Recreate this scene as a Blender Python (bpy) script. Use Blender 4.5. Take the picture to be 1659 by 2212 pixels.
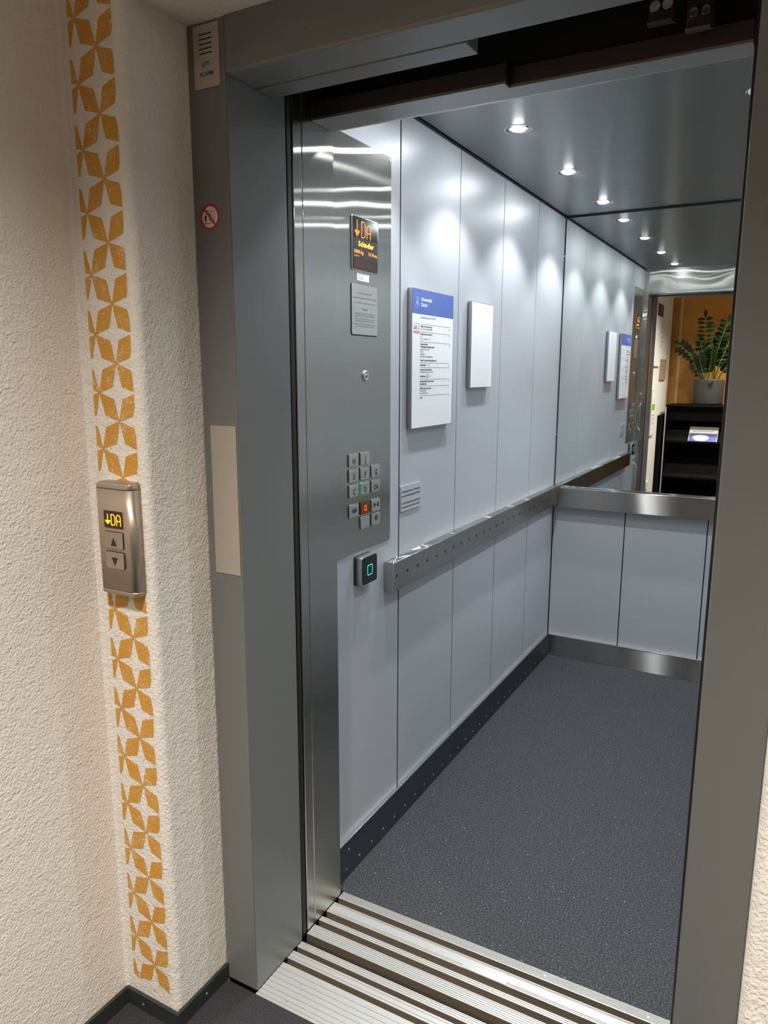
import bpy, bmesh, math, random
from mathutils import Vector, Matrix

# ------------------------------------------------------------------ scene, camera, light levels
sc = bpy.context.scene
for o in list(bpy.data.objects):
    bpy.data.objects.remove(o, do_unlink=True)
C = sc.collection
random.seed(4)
sc.view_settings.view_transform = 'Standard'
sc.view_settings.look = 'None'
sc.view_settings.exposure = 0.0
sc.view_settings.gamma = 1.0
sc.view_settings.use_curve_mapping = False
try:
    sc.cycles.use_denoising = True
    sc.cycles.max_bounces = 8
    sc.cycles.adaptive_threshold = 0.02
    sc.cycles.glossy_bounces = 6
    sc.cycles.diffuse_bounces = 4
    sc.cycles.sample_clamp_indirect = 6.0
    sc.cycles.blur_glossy = 0.3
    sc.cycles.caustics_reflective = True
except Exception:
    pass

CAM_POS = Vector((1.0298, -1.5198, 1.4428))
RIGHT = Vector((0.8748254846700343, 0.48443408480196515, 0.0019972115366416877))
UP = Vector((-0.0919245582950493, 0.1619532427120666, 0.9825075179138868))
FWD = Vector((-0.475636675366923, 0.859706208339296, -0.18621221331795446))
cam = bpy.data.cameras.new('camera')
cam.sensor_fit = 'VERTICAL'
cam.sensor_height = 36.0
cam.lens = 1599.23 / 2212 * 36.0
cam.clip_start = 0.02
cam_ob = bpy.data.objects.new('camera', cam)
C.objects.link(cam_ob)
m = Matrix.Identity(4)
for i in range(3):
    m[i][0] = RIGHT[i]; m[i][1] = UP[i]; m[i][2] = -FWD[i]; m[i][3] = CAM_POS[i]
cam_ob.matrix_world = m
sc.camera = cam_ob

world = bpy.data.worlds.new('world'); sc.world = world
world.use_nodes = True
world.node_tree.nodes['Background'].inputs[0].default_value = (0.002, 0.002, 0.002, 1)
world.node_tree.nodes['Background'].inputs[1].default_value = 1.0

CABIN_SPOT_W = 25.0
CABIN_COL = (0.92, 0.96, 1.0)
HALL_SPOT_W = 205.0
HALL_COL = (1.0, 0.915, 0.815)
HALL_SPOTS = [(0.45, -1.45), (0.75, -2.2), (2.0, -1.4)]
H = 2.1625          # cabin ceiling
HALL_H = 2.5

# ------------------------------------------------------------------ materials
def srgb(r, g, b):
    f = lambda c: (c / 255) / 12.92 if c / 255 <= 0.04045 else ((c / 255 + 0.055) / 1.055) ** 2.4
    return (f(r), f(g), f(b), 1)

def mat(name, col, rough=0.5, metal=0.0, spec=0.5, emit=None, es=0.0, coat=0.0):
    mt = bpy.data.materials.new(name); mt.use_nodes = True
    b = mt.node_tree.nodes['Principled BSDF']
    b.inputs['Base Color'].default_value = col if len(col) == 4 else (*col, 1)
    b.inputs['Roughness'].default_value = rough
    b.inputs['Metallic'].default_value = metal
    b.inputs['Specular IOR Level'].default_value = spec
    b.inputs['Coat Weight'].default_value = coat
    if emit:
        b.inputs['Emission Color'].default_value = emit if len(emit) == 4 else (*emit, 1)
        b.inputs['Emission Strength'].default_value = es
    return mt

def nd(mt, t, **kw):
    n = mt.node_tree.nodes.new(t)
    for k, v in kw.items():
        if k in n.inputs.keys() if hasattr(n.inputs, 'keys') else False:
            n.inputs[k].default_value = v
        else:
            setattr(n, k, v)
    return n
def lk(mt, a, b): mt.node_tree.links.new(a, b)
def pos(mt, scale=(1, 1, 1)):
    g = nd(mt, 'ShaderNodeNewGeometry')
    v = nd(mt, 'ShaderNodeVectorMath', operation='MULTIPLY')
    lk(mt, g.outputs['Position'], v.inputs[0]); v.inputs[1].default_value = scale
    return v.outputs[0]
def noise(mt, vec, scale, detail=2, rough=0.5, dist=0.0):
    n = nd(mt, 'ShaderNodeTexNoise')
    n.inputs['Scale'].default_value = scale; n.inputs['Detail'].default_value = detail
    n.inputs['Roughness'].default_value = rough; n.inputs['Distortion'].default_value = dist
    lk(mt, vec, n.inputs['Vector']); return n.outputs['Fac']
def ramp(mt, fac, stops):
    r = nd(mt, 'ShaderNodeValToRGB')
    while len(r.color_ramp.elements) < len(stops): r.color_ramp.elements.new(0.5)
    for e, (p, c) in zip(r.color_ramp.elements, stops):
        e.position = p; e.color = c if len(c) == 4 else (*c, 1)
    lk(mt, fac, r.inputs[0]); return r.outputs[0]
def bump(mt, h, dist, strength=1.0):
    b = nd(mt, 'ShaderNodeBump'); b.inputs['Distance'].default_value = dist; b.inputs['Strength'].default_value = strength
    lk(mt, h, b.inputs['Height']); lk(mt, b.outputs[0], mt.node_tree.nodes['Principled BSDF'].inputs['Normal'])
def P(mt): return mt.node_tree.nodes['Principled BSDF']

def stucco(name, col, scale=95, dist=0.0035, tint=None):
    mt = mat(name, col, 0.85, spec=0.25)
    p = pos(mt)
    a = noise(mt, p, scale, 2.5, 0.55, 0.15)
    b = noise(mt, p, scale * 0.28, 2.0, 0.5, 0.4)
    mm = nd(mt, 'ShaderNodeMath', operation='MULTIPLY_ADD'); lk(mt, b, mm.inputs[0]); mm.inputs[1].default_value = 0.7; lk(mt, a, mm.inputs[2])
    bump(mt, mm.outputs[0], dist, 1.0)
    return mt

M = {}
M['plaster'] = stucco('plaster_stucco', srgb(233, 229, 222), 170, 0.0028)
M['plaster_smooth'] = stucco('plaster_ceiling', srgb(222, 214, 204), 120, 0.002)

# painted stencil: ochre with small missing flecks
mt = mat('stencil_paint', srgb(221, 158, 40), 0.6, spec=0.3)
p = pos(mt, (1, 1, 1)); n1 = noise(mt, p, 230, 3, 0.55, 1.2)
p2 = noise(mt, pos(mt), 22, 2, 0.5)
mm = nd(mt, 'ShaderNodeMath', operation='MULTIPLY_ADD'); lk(mt, p2, mm.inputs[0]); mm.inputs[1].default_value = 0.45; lk(mt, n1, mm.inputs[2])
lk(mt, ramp(mt, mm.outputs[0], [(0.0, srgb(208, 148, 54)), (0.84, srgb(216, 160, 68)), (0.885, srgb(230, 214, 190))]), P(mt).inputs['Base Color'])
bump(mt, n1, 0.002); M['stencil'] = mt

def brushed(name, col, T, stretch, rough=0.17, aniso=0.85, mixw=0.45, wave=0.0, var=0.06, rough2=0.36, metal=1.0):
    """brushed metal: a sharp-across, wide-along-T lobe mixed with a soft one"""
    mt = mat(name, col, rough2, metal)
    b = P(mt); tree = mt.node_tree
    n = noise(mt, pos(mt, stretch), 1.0, 3, 0.7)
    cr = ramp(mt, n, [(0.2, tuple(x * (1 - var) for x in col[:3])), (0.8, tuple(min(1, x * (1 + var)) for x in col[:3]))])
    lk(mt, cr, b.inputs['Base Color'])
    g = nd(mt, 'ShaderNodeBsdfAnisotropic'); g.distribution = 'GGX'
    g.inputs['Roughness'].default_value = rough; g.inputs['Anisotropy'].default_value = -aniso
    c = nd(mt, 'ShaderNodeCombineXYZ')
    for i in range(3): c.inputs[i].default_value = T[i]
    lk(mt, c.outputs[0], g.inputs['Tangent']); lk(mt, cr, g.inputs['Color'])
    if wave:
        w = noise(mt, pos(mt), 4.0, 0, 0.4)
        bp = nd(mt, 'ShaderNodeBump'); bp.inputs['Distance'].default_value = wave; lk(mt, w, bp.inputs['Height'])
        lk(mt, bp.outputs[0], g.inputs['Normal'])
    ms = nd(mt, 'ShaderNodeMixShader'); ms.inputs[0].default_value = mixw
    lk(mt, g.outputs[0], ms.inputs[1]); lk(mt, b.outputs[0], ms.inputs[2])
    lk(mt, ms.outputs[0], tree.nodes['Material Output'].inputs['Surface'])
    return mt
STEEL = srgb(196, 195, 188)
# vertical brushing near the doors -> highlights spread sideways
M['steel_side'] = brushed('steel_brushed_upright', STEEL, (0, 1, 0), (900, 900, 6), 0.17, 0.88, 0.13, wave=0.0015, rough2=0.3)
M['steel_front'] = brushed('steel_brushed_header', STEEL, (1, 0, 0), (900, 900, 6), 0.16, 0.88, 0.2, wave=0.012, rough2=0.3)
M['steel_rail'] = brushed('steel_brushed_rail', srgb(184, 183, 180), (0, 0, 1), (8, 8, 900), 0.21, 0.84, 0.22, wave=0.0015, rough2=0.3)
M['steel_dark'] = brushed('kick_plate_metal', srgb(112, 115, 120), (0, 0, 1), (8, 8, 900), 0.28, 0.7, 0.5)
M['steel_plain'] = mat('steel_satin', srgb(205, 203, 198), 0.36, 0.9)
M['steel_edge'] = mat('steel_polished_edge', srgb(220, 220, 220), 0.18, 1.0)
M['bronze'] = brushed('call_panel_metal', srgb(188, 174, 158), (1, 0, 0), (500, 500, 8), 0.34, 0.5, 0.7, rough2=0.45, metal=0.75)
M['plate_beige'] = brushed('plate_brushed_pale', srgb(196, 188, 176), (0, 0, 1), (6, 6, 500), 0.4, 0.5, 0.8, rough2=0.5, metal=0.4)

# frame paint
mt = mat('frame_paint', srgb(114, 117, 116), 0.40, spec=0.5)
n = noise(mt, pos(mt), 900, 2); bump(mt, n, 0.0003, 0.5); M['frame'] = mt
# painted panels of the cabin
mt = mat('cabin_laminate', srgb(180, 184, 189), 0.36, spec=0.5)
n = noise(mt, pos(mt), 1400, 2); bump(mt, n, 0.00012, 0.4)
P(mt).inputs['Metallic'].default_value = 0.12
M['laminate'] = mt
M['gap'] = mat('seam_black', (0.006, 0.006, 0.007), 0.7)
M['void'] = mat('shaft_unlit_black', (0.008, 0.007, 0.007), 0.6)  # black stands for the unlit space above the doors
M['header_unlit'] = mat('door_header_unlit', srgb(70, 58, 52), 0.45, 0.3)  # brown stands for unlit stainless: shade put into the colour
M['header_under'] = mat('door_header_underside', srgb(150, 152, 152), 0.4, 0.6)
M['rubber'] = mat('rubber_black', (0.012, 0.011, 0.010), 0.55)
# mirror
M['mirror'] = mat('mirror_glass', (0.80, 0.835, 0.82), 0.0, 1.0)
# cabin ceiling
mt = brushed('cabin_ceiling_metal', srgb(162, 165, 165), (0, 1, 0), (700, 4, 700), 0.27, 0.62, 0.25, var=0.03, rough2=0.42, metal=0.7); M['ceiling'] = mt
# cabin floor: dark granular rubber with pale grains
mt = mat('cabin_floor_rubber', srgb(52, 56, 63), 0.5, spec=0.28)
pv = pos(mt); vor = nd(mt, 'ShaderNodeTexVoronoi'); vor.inputs['Scale'].default_value = 420; lk(mt, pv, vor.inputs['Vector'])
nn = noise(mt, pv, 210, 4, 0.85)
lk(mt, ramp(mt, nn, [(0.32, srgb(18, 19, 21)), (0.5, srgb(43, 45, 48)), (0.66, srgb(108, 111, 116))]), P(mt).inputs['Base Color'])
big = noise(mt, pos(mt), 3.0, 4, 0.6)
sp = nd(mt, 'ShaderNodeMath', operation='GREATER_THAN'); 
w = nd(mt, 'ShaderNodeTexVoronoi'); w.inputs['Scale'].default_value = 110; lk(mt, pos(mt), w.inputs['Vector'])
sep = nd(mt, 'ShaderNodeSeparateColor'); lk(mt, w.outputs['Color'], sep.inputs[0])
lk(mt, sep.outputs[0], sp.inputs[0]); sp.inputs[1].default_value = 0.955
ls = nd(mt, 'ShaderNodeMath', operation='LESS_THAN'); lk(mt, w.outputs['Distance'], ls.inputs[0]); ls.inputs[1].default_value = 0.13
mu = nd(mt, 'ShaderNodeMath', operation='MULTIPLY'); lk(mt, sp.outputs[0], mu.inputs[0]); lk(mt, ls.outputs[0], mu.inputs[1])
mx = nd(mt, 'ShaderNodeMix', data_type='RGBA'); lk(mt, mu.outputs[0], mx.inputs[0])
lk(mt, [n for n in mt.node_tree.nodes if n.type == 'VALTORGB'][0].outputs[0], mx.inputs[6]); mx.inputs[7].default_value = (0.75, 0.76, 0.78, 1)
lk(mt, mx.outputs[2], P(mt).inputs['Base Color'])
mr = nd(mt, 'ShaderNodeMapRange'); lk(mt, big, mr.inputs[0]); mr.inputs[3].default_value = 0.50; mr.inputs[4].default_value = 0.68
lk(mt, mr.outputs[0], P(mt).inputs['Roughness'])
bump(mt, nn, 0.0006, 0.6)
M['cabin_floor'] = mt
# hall carpet
mt = mat('hall_carpet', srgb(40, 40, 43), 0.95, spec=0.1)
nn = noise(mt, pos(mt), 420, 3, 0.7)
lk(mt, ramp(mt, nn, [(0.3, srgb(20, 20, 22)), (0.7, srgb(78, 77, 80))]), P(mt).inputs['Base Color'])
bump(mt, nn, 0.002); M['carpet'] = mt
M['base'] = mat('baseboard_dark', srgb(44, 49, 48), 0.5)
# aluminium sill
mt = brushed('sill_aluminium', srgb(194, 194, 190), (0, 1, 0), (5, 700, 700), 0.36, 0.5, 1.0, var=0.10, rough2=0.42, metal=0.6)
M['alu'] = mt
M['alu_dirty'] = mat('sill_channel_dirty', srgb(134, 125, 110), 0.5, 0.5)
# orange wall
mt = mat('ochre_wall_paint', srgb(205, 130, 30), 0.38, spec=0.45)
nn = noise(mt, pos(mt, (1, 1, 2.2)), 2.2, 4, 0.65, 0.8)
lk(mt, ramp(mt, nn, [(0.3, srgb(196, 132, 50)), (0.7, srgb(214, 154, 68))]), P(mt).inputs['Base Color']); M['ochre'] = mt
M['stripe'] = mat('pale_stripe', srgb(222, 196, 150), 0.6)
M['white'] = mat('sign_white', srgb(236, 238, 240), 0.35)
M['white_hall'] = mat('paper_white', srgb(235, 232, 226), 0.55)
M['alu_frame'] = mat('sign_frame_aluminium', srgb(165, 167, 170), 0.35, 0.8)
M['blue'] = mat('sign_blue', srgb(84, 108, 176), 0.45)
M['ink'] = mat('ink_black', srgb(38, 40, 44), 0.6)
M['ink_soft'] = mat('ink_grey', srgb(84, 86, 90), 0.6)
M['ink_white'] = mat('ink_white', srgb(240, 243, 250), 0.5)
M['ink_pale_blue'] = mat('ink_pale_blue', srgb(150, 172, 222), 0.5)
M['pink'] = mat('tag_red', srgb(206, 110, 112), 0.5)
M['red'] = mat('sign_red', srgb(190, 24, 34), 0.45)
M['sticker'] = mat('sticker_cream', srgb(238, 222, 208), 0.5)
M['screen'] = mat('screen_black', (0.006, 0.005, 0.005), 0.12)
M['screen_brown'] = mat('screen_brown_window', srgb(62, 36, 26), 0.2)
M['screen_grey'] = mat('screen_grey_band', srgb(34, 34, 38), 0.3)
M['led'] = mat('led_orange', (1, 0.3, 0.02), 0.4, emit=(1.0, 0.22, 0.01), es=1.6)
M['led_yellow'] = mat('led_yellow', (1, 0.55, 0.03), 0.4, emit=(1.0, 0.42, 0.012), es=1.5)
M['led_hot'] = mat('led_amber', (1, 0.5, 0.03), 0.4, emit=(1.0, 0.40, 0.01), es=1.6)
M['led_red'] = mat('led_red', (1, 0.12, 0.02), 0.4, emit=(1.0, 0.09, 0.02), es=1.3)
M['alarm_face'] = mat('alarm_button_amber', srgb(120, 74, 44), 0.35, 0.5)
M['teal'] = mat('light_teal', (0.05, 0.9, 0.7), 0.4, emit=(0.02, 0.85, 0.62), es=1.3)
M['green_rim'] = mat('lit_green_rim', srgb(30, 120, 88), 0.4, emit=(0.01, 0.30, 0.16), es=0.35)
M['reader_face'] = mat('reader_black', (0.008, 0.010, 0.012), 0.15)
M['reader_side'] = mat('reader_silver', srgb(188, 192, 196), 0.3, 0.8)
M['lamp_lit'] = mat('lamp_lit', (1, 1, 1), 0.4, emit=(0.92, 0.97, 1.0), es=235)
M['lamp_off'] = mat('lamp_unlit', (0.01, 0.01, 0.012), 0.8, spec=0.1)
M['lamp_hall'] = mat('hall_lamp_lit', (1, 1, 1), 0.4, emit=(1.0, 0.85, 0.65), es=20)
M['chrome'] = mat('chrome_ring', srgb(200, 202, 205), 0.15, 1.0)
M['lilac'] = mat('sign_purple', srgb(86, 52, 92), 0.5)
M['green_sign'] = mat('safety_green', srgb(130, 190, 40), 0.5)
M['taupe'] = mat('plate_taupe', srgb(168, 142, 122), 0.5)
M['black'] = mat('rack_black', (0.004, 0.0035, 0.0035), 0.7, spec=0.08)
M['black_sheet'] = mat('rack_shelf_black', (0.005, 0.0045, 0.0045), 0.75, spec=0.08)
M['edge_grey'] = mat('rack_edge_pale', srgb(200, 195, 188), 0.5)
M['pot'] = mat('pot_grey', srgb(76, 73, 71), 0.6)
M['soil'] = mat('soil', srgb(45, 34, 26), 0.95)
mt = mat('leaf_green', srgb(34, 66, 26), 0.35, spec=0.35)
nn = noise(mt, pos(mt), 14, 2)
lk(mt, ramp(mt, nn, [(0.35, srgb(18, 32, 15)), (0.65, srgb(38, 66, 28))]), P(mt).inputs['Base Color']); M['leaf'] = mt
M['stem'] = mat('stem_green', srgb(96, 112, 66), 0.45)
M['leaflet_blue'] = mat('leaflet_blue', srgb(82, 92, 160), 0.45)

# ------------------------------------------------------------------ mesh helpers
def frame(o, u, v):
    """2D face frame: columns u, v, n = u x v, origin o"""
    u = Vector(u); v = Vector(v); n = u.cross(v)
    mm = Matrix.Identity(4)
    for i in range(3):
        mm[i][0] = u[i]; mm[i][1] = v[i]; mm[i][2] = n[i]; mm[i][3] = o[i]
    return mm
I4 = Matrix.Identity(4)
def FX(x): return frame((x, 0, 0), (0, 1, 0), (0, 0, 1))       # faces +x, u = y, v = z
def FY(y): return frame((0, y, 0), (1, 0, 0), (0, 0, 1))       # faces -y, u = x, v = z
def FYB(y): return frame((0, y, 0), (-1, 0, 0), (0, 0, 1))     # faces +y, u = -x

class MB:
    def __init__(s): s.bm = bmesh.new()
    def add(s, verts, faces, mi=0):
        vs = [s.bm.verts.new(v) for v in verts]
        out = []
        for f in faces:
            try:
                fc = s.bm.faces.new([vs[i] for i in f]); fc.material_index = mi; out.append(fc)
            except ValueError: pass
        return vs, out
    def box(s, a, b, bev=0.0, mi=0, Mx=I4, seg=2):
        x0, y0, z0 = a; x1, y1, z1 = b
        vs = [(x0, y0, z0), (x1, y0, z0), (x1, y1, z0), (x0, y1, z0), (x0, y0, z1), (x1, y0, z1), (x1, y1, z1), (x0, y1, z1)]
        vs = [Mx @ Vector(v) for v in vs]
        V, F = s.add(vs, [(0, 3, 2, 1), (4, 5, 6, 7), (0, 1, 5, 4), (1, 2, 6, 5), (2, 3, 7, 6), (3, 0, 4, 7)], mi)
        if bev > 0:
            es = list({e for f in F for e in f.edges})
            r = bmesh.ops.bevel(s.bm, geom=es, offset=bev, segments=seg, profile=0.5, affect='EDGES')
            for f in r['faces']: f.smooth = True; f.material_index = mi
        return s
    def prism(s, pts, w0, w1, Mx=I4, mi=0, bev=0.0, smooth=False):
        """polygon pts (u,v) counter-clockwise, extruded w0..w1"""
        n = len(pts)
        vs = [Mx @ Vector((p[0], p[1], w0)) for p in pts] + [Mx @ Vector((p[0], p[1], w1)) for p in pts]
        fs = [tuple(range(n - 1, -1, -1)), tuple(range(n, 2 * n))] + [(i, (i + 1) % n, n + (i + 1) % n, n + i) for i in range(n)]
        V, F = s.add(vs, fs, mi)
        if smooth:
            for f in F[2:]: f.smooth = True
        if bev > 0:
            top = [e for e in F[1].edges]
            r = bmesh.ops.bevel(s.bm, geom=top, offset=bev, segments=2, profile=0.5, affect='EDGES')
            for f in r['faces']: f.smooth = True; f.material_index = mi
        return s
    def rrect(s, u0, u1, v0, v1, r, w0, w1, Mx=I4, mi=0, bev=0.0, seg=6):
        return s.prism(rr(u0, u1, v0, v1, r, seg), w0, w1, Mx, mi, bev, True)
    def disc(s, u, v, r, w0, w1, Mx=I4, mi=0, n=20, bev=0.0):
        return s.prism([(u + r * math.cos(2 * math.pi * i / n), v + r * math.sin(2 * math.pi * i / n)) for i in range(n)], w0, w1, Mx, mi, bev, True)
    def lathe(s, prof, Mx=I4, n=32, mi=0):
        """profile (r,w) turned about the frame's n axis"""
        rings = []
        for r, w in prof:
            rings.append([s.bm.verts.new(Mx @ Vector((r * math.cos(2 * math.pi * i / n), r * math.sin(2 * math.pi * i / n), w))) for i in range(n)])
        for a, b in zip(rings, rings[1:]):
            for i in range(n):
                f = s.bm.faces.new([a[i], a[(i + 1) % n], b[(i + 1) % n], b[i]]); f.smooth = True; f.material_index = mi
        return s
    def ring(s, inner, outer, w, Mx=I4, mi=0):
        """flat band between two outlines with the same number of points"""
        n = len(inner)
        a = [s.bm.verts.new(Mx @ Vector((p[0], p[1], w))) for p in inner]
        b = [s.bm.verts.new(Mx @ Vector((p[0], p[1], w))) for p in outer]
        for i in range(n):
            f = s.bm.faces.new([b[i], b[(i + 1) % n], a[(i + 1) % n], a[i]]); f.material_index = mi
        return s
    def tube(s, pts, r0, r1=None, n=7, mi=0):
        r1 = r0 if r1 is None else r1
        pts = [Vector(p) for p in pts]; rings = []
        for i, p in enumerate(pts):
            t = (pts[min(i + 1, len(pts) - 1)] - pts[max(i - 1, 0)]).normalized()
            a = t.cross(Vector((0.3, 0.9, 0.1))).normalized(); b = t.cross(a)
            r = r0 + (r1 - r0) * i / (len(pts) - 1)
            rings.append([s.bm.verts.new(p + a * r * math.cos(2 * math.pi * k / n) + b * r * math.sin(2 * math.pi * k / n)) for k in range(n)])
        for a, b in zip(rings, rings[1:]):
            for k in range(n):
                f = s.bm.faces.new([a[k], a[(k + 1) % n], b[(k + 1) % n], b[k]]); f.smooth = True; f.material_index = mi
        return s
    def text(s, t, u, v, cap, Mx, xs=0.8, align='LEFT', mi=0, w=0.0006, bold=0.0, width=None):
        """flat lettering lying on the face frame Mx; cap = height of a capital; width = fit to this width"""
        cu = bpy.data.curves.new('t', 'FONT'); cu.body = t; cu.size = cap / 0.72; cu.resolution_u = 2
        cu.offset = bold; cu.fill_mode = 'FRONT'
        ob = bpy.data.objects.new('t', cu)
        me = bpy.data.meshes.new_from_object(ob)
        if len(me.vertices):
            xsx = [q.co.x for q in me.vertices]; x0, x1 = min(xsx), max(xsx)
            k = (width / (x1 - x0)) if width else xs
            off = {'LEFT': -x0 * k, 'CENTER': -(x0 + x1) / 2 * k, 'RIGHT': -x1 * k}[align]
            vs = [Mx @ Vector((u + off + q.co.x * k, v + q.co.y, w)) for q in me.vertices]
            s.add(vs, [tuple(p.vertices) for p in me.polygons], mi)
        bpy.data.objects.remove(ob); bpy.data.curves.remove(cu); bpy.data.meshes.remove(me)
        return s
    def line(s, u0, u1, v, t, Mx, w=0.0006, mi=0):
        vs = [Mx @ Vector(q) for q in ((u0, v - t / 2, w), (u1, v - t / 2, w), (u1, v + t / 2, w), (u0, v + t / 2, w))]
        s.add(vs, [(0, 1, 2, 3)], mi); return s
    def build(s, name, mats, parent=None, autosmooth=False):
        bmesh.ops.recalc_face_normals(s.bm, faces=[f for f in s.bm.faces]) if autosmooth else None
        me = bpy.data.meshes.new(name); s.bm.to_mesh(me); s.bm.free()
        for q in (mats if isinstance(mats, (list, tuple)) else [mats]): me.materials.append(M[q] if isinstance(q, str) else q)
        ob = bpy.data.objects.new(name, me); C.objects.link(ob)
        if parent is not None:
            ob.parent = parent
            ob.matrix_parent_inverse = Matrix.Translation(-Vector(parent_loc(parent)))
        return ob
def parent_loc(o):
    v = Vector(o.location)
    if o.parent: v = Vector((0, 0, 0)) if o.type == 'MESH' else v + parent_loc(o.parent)
    return v
def rr(u0, u1, v0, v1, r, seg=6):
    pts = []
    for cx, cy, a0 in ((u1 - r, v0 + r, -90), (u1 - r, v1 - r, 0), (u0 + r, v1 - r, 90), (u0 + r, v0 + r, 180)):
        for i in range(seg + 1):
            a = math.radians(a0 + 90 * i / seg); pts.append((cx + r * math.cos(a), cy + r * math.sin(a)))
    return pts
def tag(o, label=None, cat=None, group=None, kind=None):
    for k, v in (('label', label), ('category', cat), ('group', group), ('kind', kind)):
        if v: o[k] = v
    return o
def thing(name, label, cat, loc, group=None, kind=None):
    o = bpy.data.objects.new(name, None); o.empty_display_size = 0.05; C.objects.link(o); o.location = loc
    return tag(o, label, cat, group, kind)
def clone(o, parent=None, shift=Vector((0, 0, 0))):
    c = o.copy(); C.objects.link(c)
    if parent is not None: c.parent = parent
    return c

# ------------------------------------------------------------------ landing: plaster, floor, back wall
# left wall: long wall, short stencilled face and the return into the niche, one continuous plaster body
XA, YB, XC, YF = -0.212, -0.504, -0.055, -0.341
def arc(cx, cy, r, a0, a1, n=6):
    return [(cx + r * math.cos(math.radians(a0 + (a1 - a0) * i / n)), cy + r * math.sin(math.radians(a0 + (a1 - a0) * i / n))) for i in range(n + 1)]
R = 0.016
pl = [(XA, -2.82), (XA, YB - 0.006), (XA + 0.006, YB)] + arc(XC - R, YB + R, R, -90, 0) + [(XC, YF + 0.02), (XC, -0.17), (-0.55, -0.17), (-0.55, -2.82)]
w = MB(); w.prism(pl, -0.02, HALL_H, smooth=False)
for f in w.bm.faces: f.smooth = False
wall_left = tag(w.build('wall_left', 'plaster', autosmooth=True), 'rough white plaster wall with the call panel and painted stencil strip', kind='structure')
# right wall face and niche return
XR = 1.036
pr = [(XR, YF + 0.02)] + arc(XR + R, YB + R, R, 180, 270) + [(3.2, YB), (3.2, -0.17), (XR, -0.17)]
tag(MB().prism(pr, -0.02, HALL_H).build('wall_right', 'plaster', autosmooth=True), kind='structure')
# plaster above the niche
w = MB(); w.box((XC - 0.01, YB, 2.087), (XR + 0.01, -0.17, HALL_H)); tag(w.build('wall_front', 'plaster_smooth'), kind='structure')
w = MB(); w.box((-1.3, -5.7, HALL_H), (3.3, -0.15, HALL_H + 0.1)); tag(w.build('ceiling', 'plaster_smooth'), kind='structure')
w = MB(); w.box((-1.2, -5.7, -0.05), (3.3, -0.349, 0.0)); tag(w.build('floor', 'carpet'), kind='structure')
w = MB(); w.box((-1.2, -3.05, 0), (1.05, -2.95, HALL_H)); back = tag(w.build('wall_back', 'ochre'), kind='structure')
w = MB(); w.box((-0.152, -2.951, 0.0), (-0.126, -2.9465, HALL_H)); tag(w.build('trim_1', 'stripe'), kind='structure')
w = MB(); w.box((0.95, -5.6, 0), (1.05, -3.05, HALL_H)); tag(w.build('wall_added_passage', 'plaster_smooth'), kind='structure')  # unseen passage added to keep ochre out of the rail reflections
w = MB(); w.box((0.95, -5.7, 0), (3.3, -5.6, HALL_H)); tag(w.build('wall_added_far', 'plaster_smooth'), kind='structure')  # end of the added passage, out of view
w = MB(); w.box((3.2, -5.6, 0), (3.3, -0.5, HALL_H)); tag(w.build('wall_east', 'plaster_smooth'), kind='structure')
w = MB(); w.box((-1.3, -3.0, 0), (-1.2, -2.82, HALL_H)); tag(w.build('wall_west', 'plaster_smooth'), kind='structure')
w = MB(); w.box((-1.25, -2.84, 0), (-0.54, -2.80, HALL_H)); tag(w.build('wall_corner', 'plaster_smooth'), kind='structure')

# baseboards
def baseboard(pts, name, t=0.008, h=0.04, screws=()):
    b = MB(); n = len(pts)
    offs = []
    for i in range(n):
        p = Vector(pts[i]); d0 = (Vector(pts[i]) - Vector(pts[i - 1])).normalized() if i else (Vector(pts[1]) - Vector(pts[0])).normalized()
        d1 = (Vector(pts[i + 1]) - Vector(pts[i])).normalized() if i < n - 1 else d0
        n0 = Vector((d0.y, -d0.x)); n1 = Vector((d1.y, -d1.x)); mm = (n0 + n1); mm = mm / max(mm.dot(n0), 0.2)
        offs.append(p + mm * t)
    for i in range(n - 1):
        a, c, d, e = pts[i], pts[i + 1], offs[i + 1], offs[i]
        vs = [(q[0], q[1], z) for z in (0.0, h) for q in (a, c, d, e)]
        b.add(vs, [(0, 1, 2, 3), (7, 6, 5, 4), (0, 4, 5, 1), (1, 5, 6, 2), (2, 6, 7, 3), (3, 7, 4, 0)])
    ob = tag(b.build(name, 'base', autosmooth=True), kind='structure')
    for (M4, u, v) in screws:
        MB().disc(u, v, 0.003, -0.001, 0.0008, M4, n=12).build('screw', 'steel_plain', ob)
    return ob
baseboard([(XA, -2.80), (XA, YB), (XC, YB), (XC, YF - 0.001)], 'baseboard_left', screws=[(FY(YB - 0.008), -0.155, 0.018), (FX(XC + 0.008), -0.42, 0.02)])
baseboard([(XR, YF - 0.001), (XR, YB), (3.2, YB)], 'baseboard_right')

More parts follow.
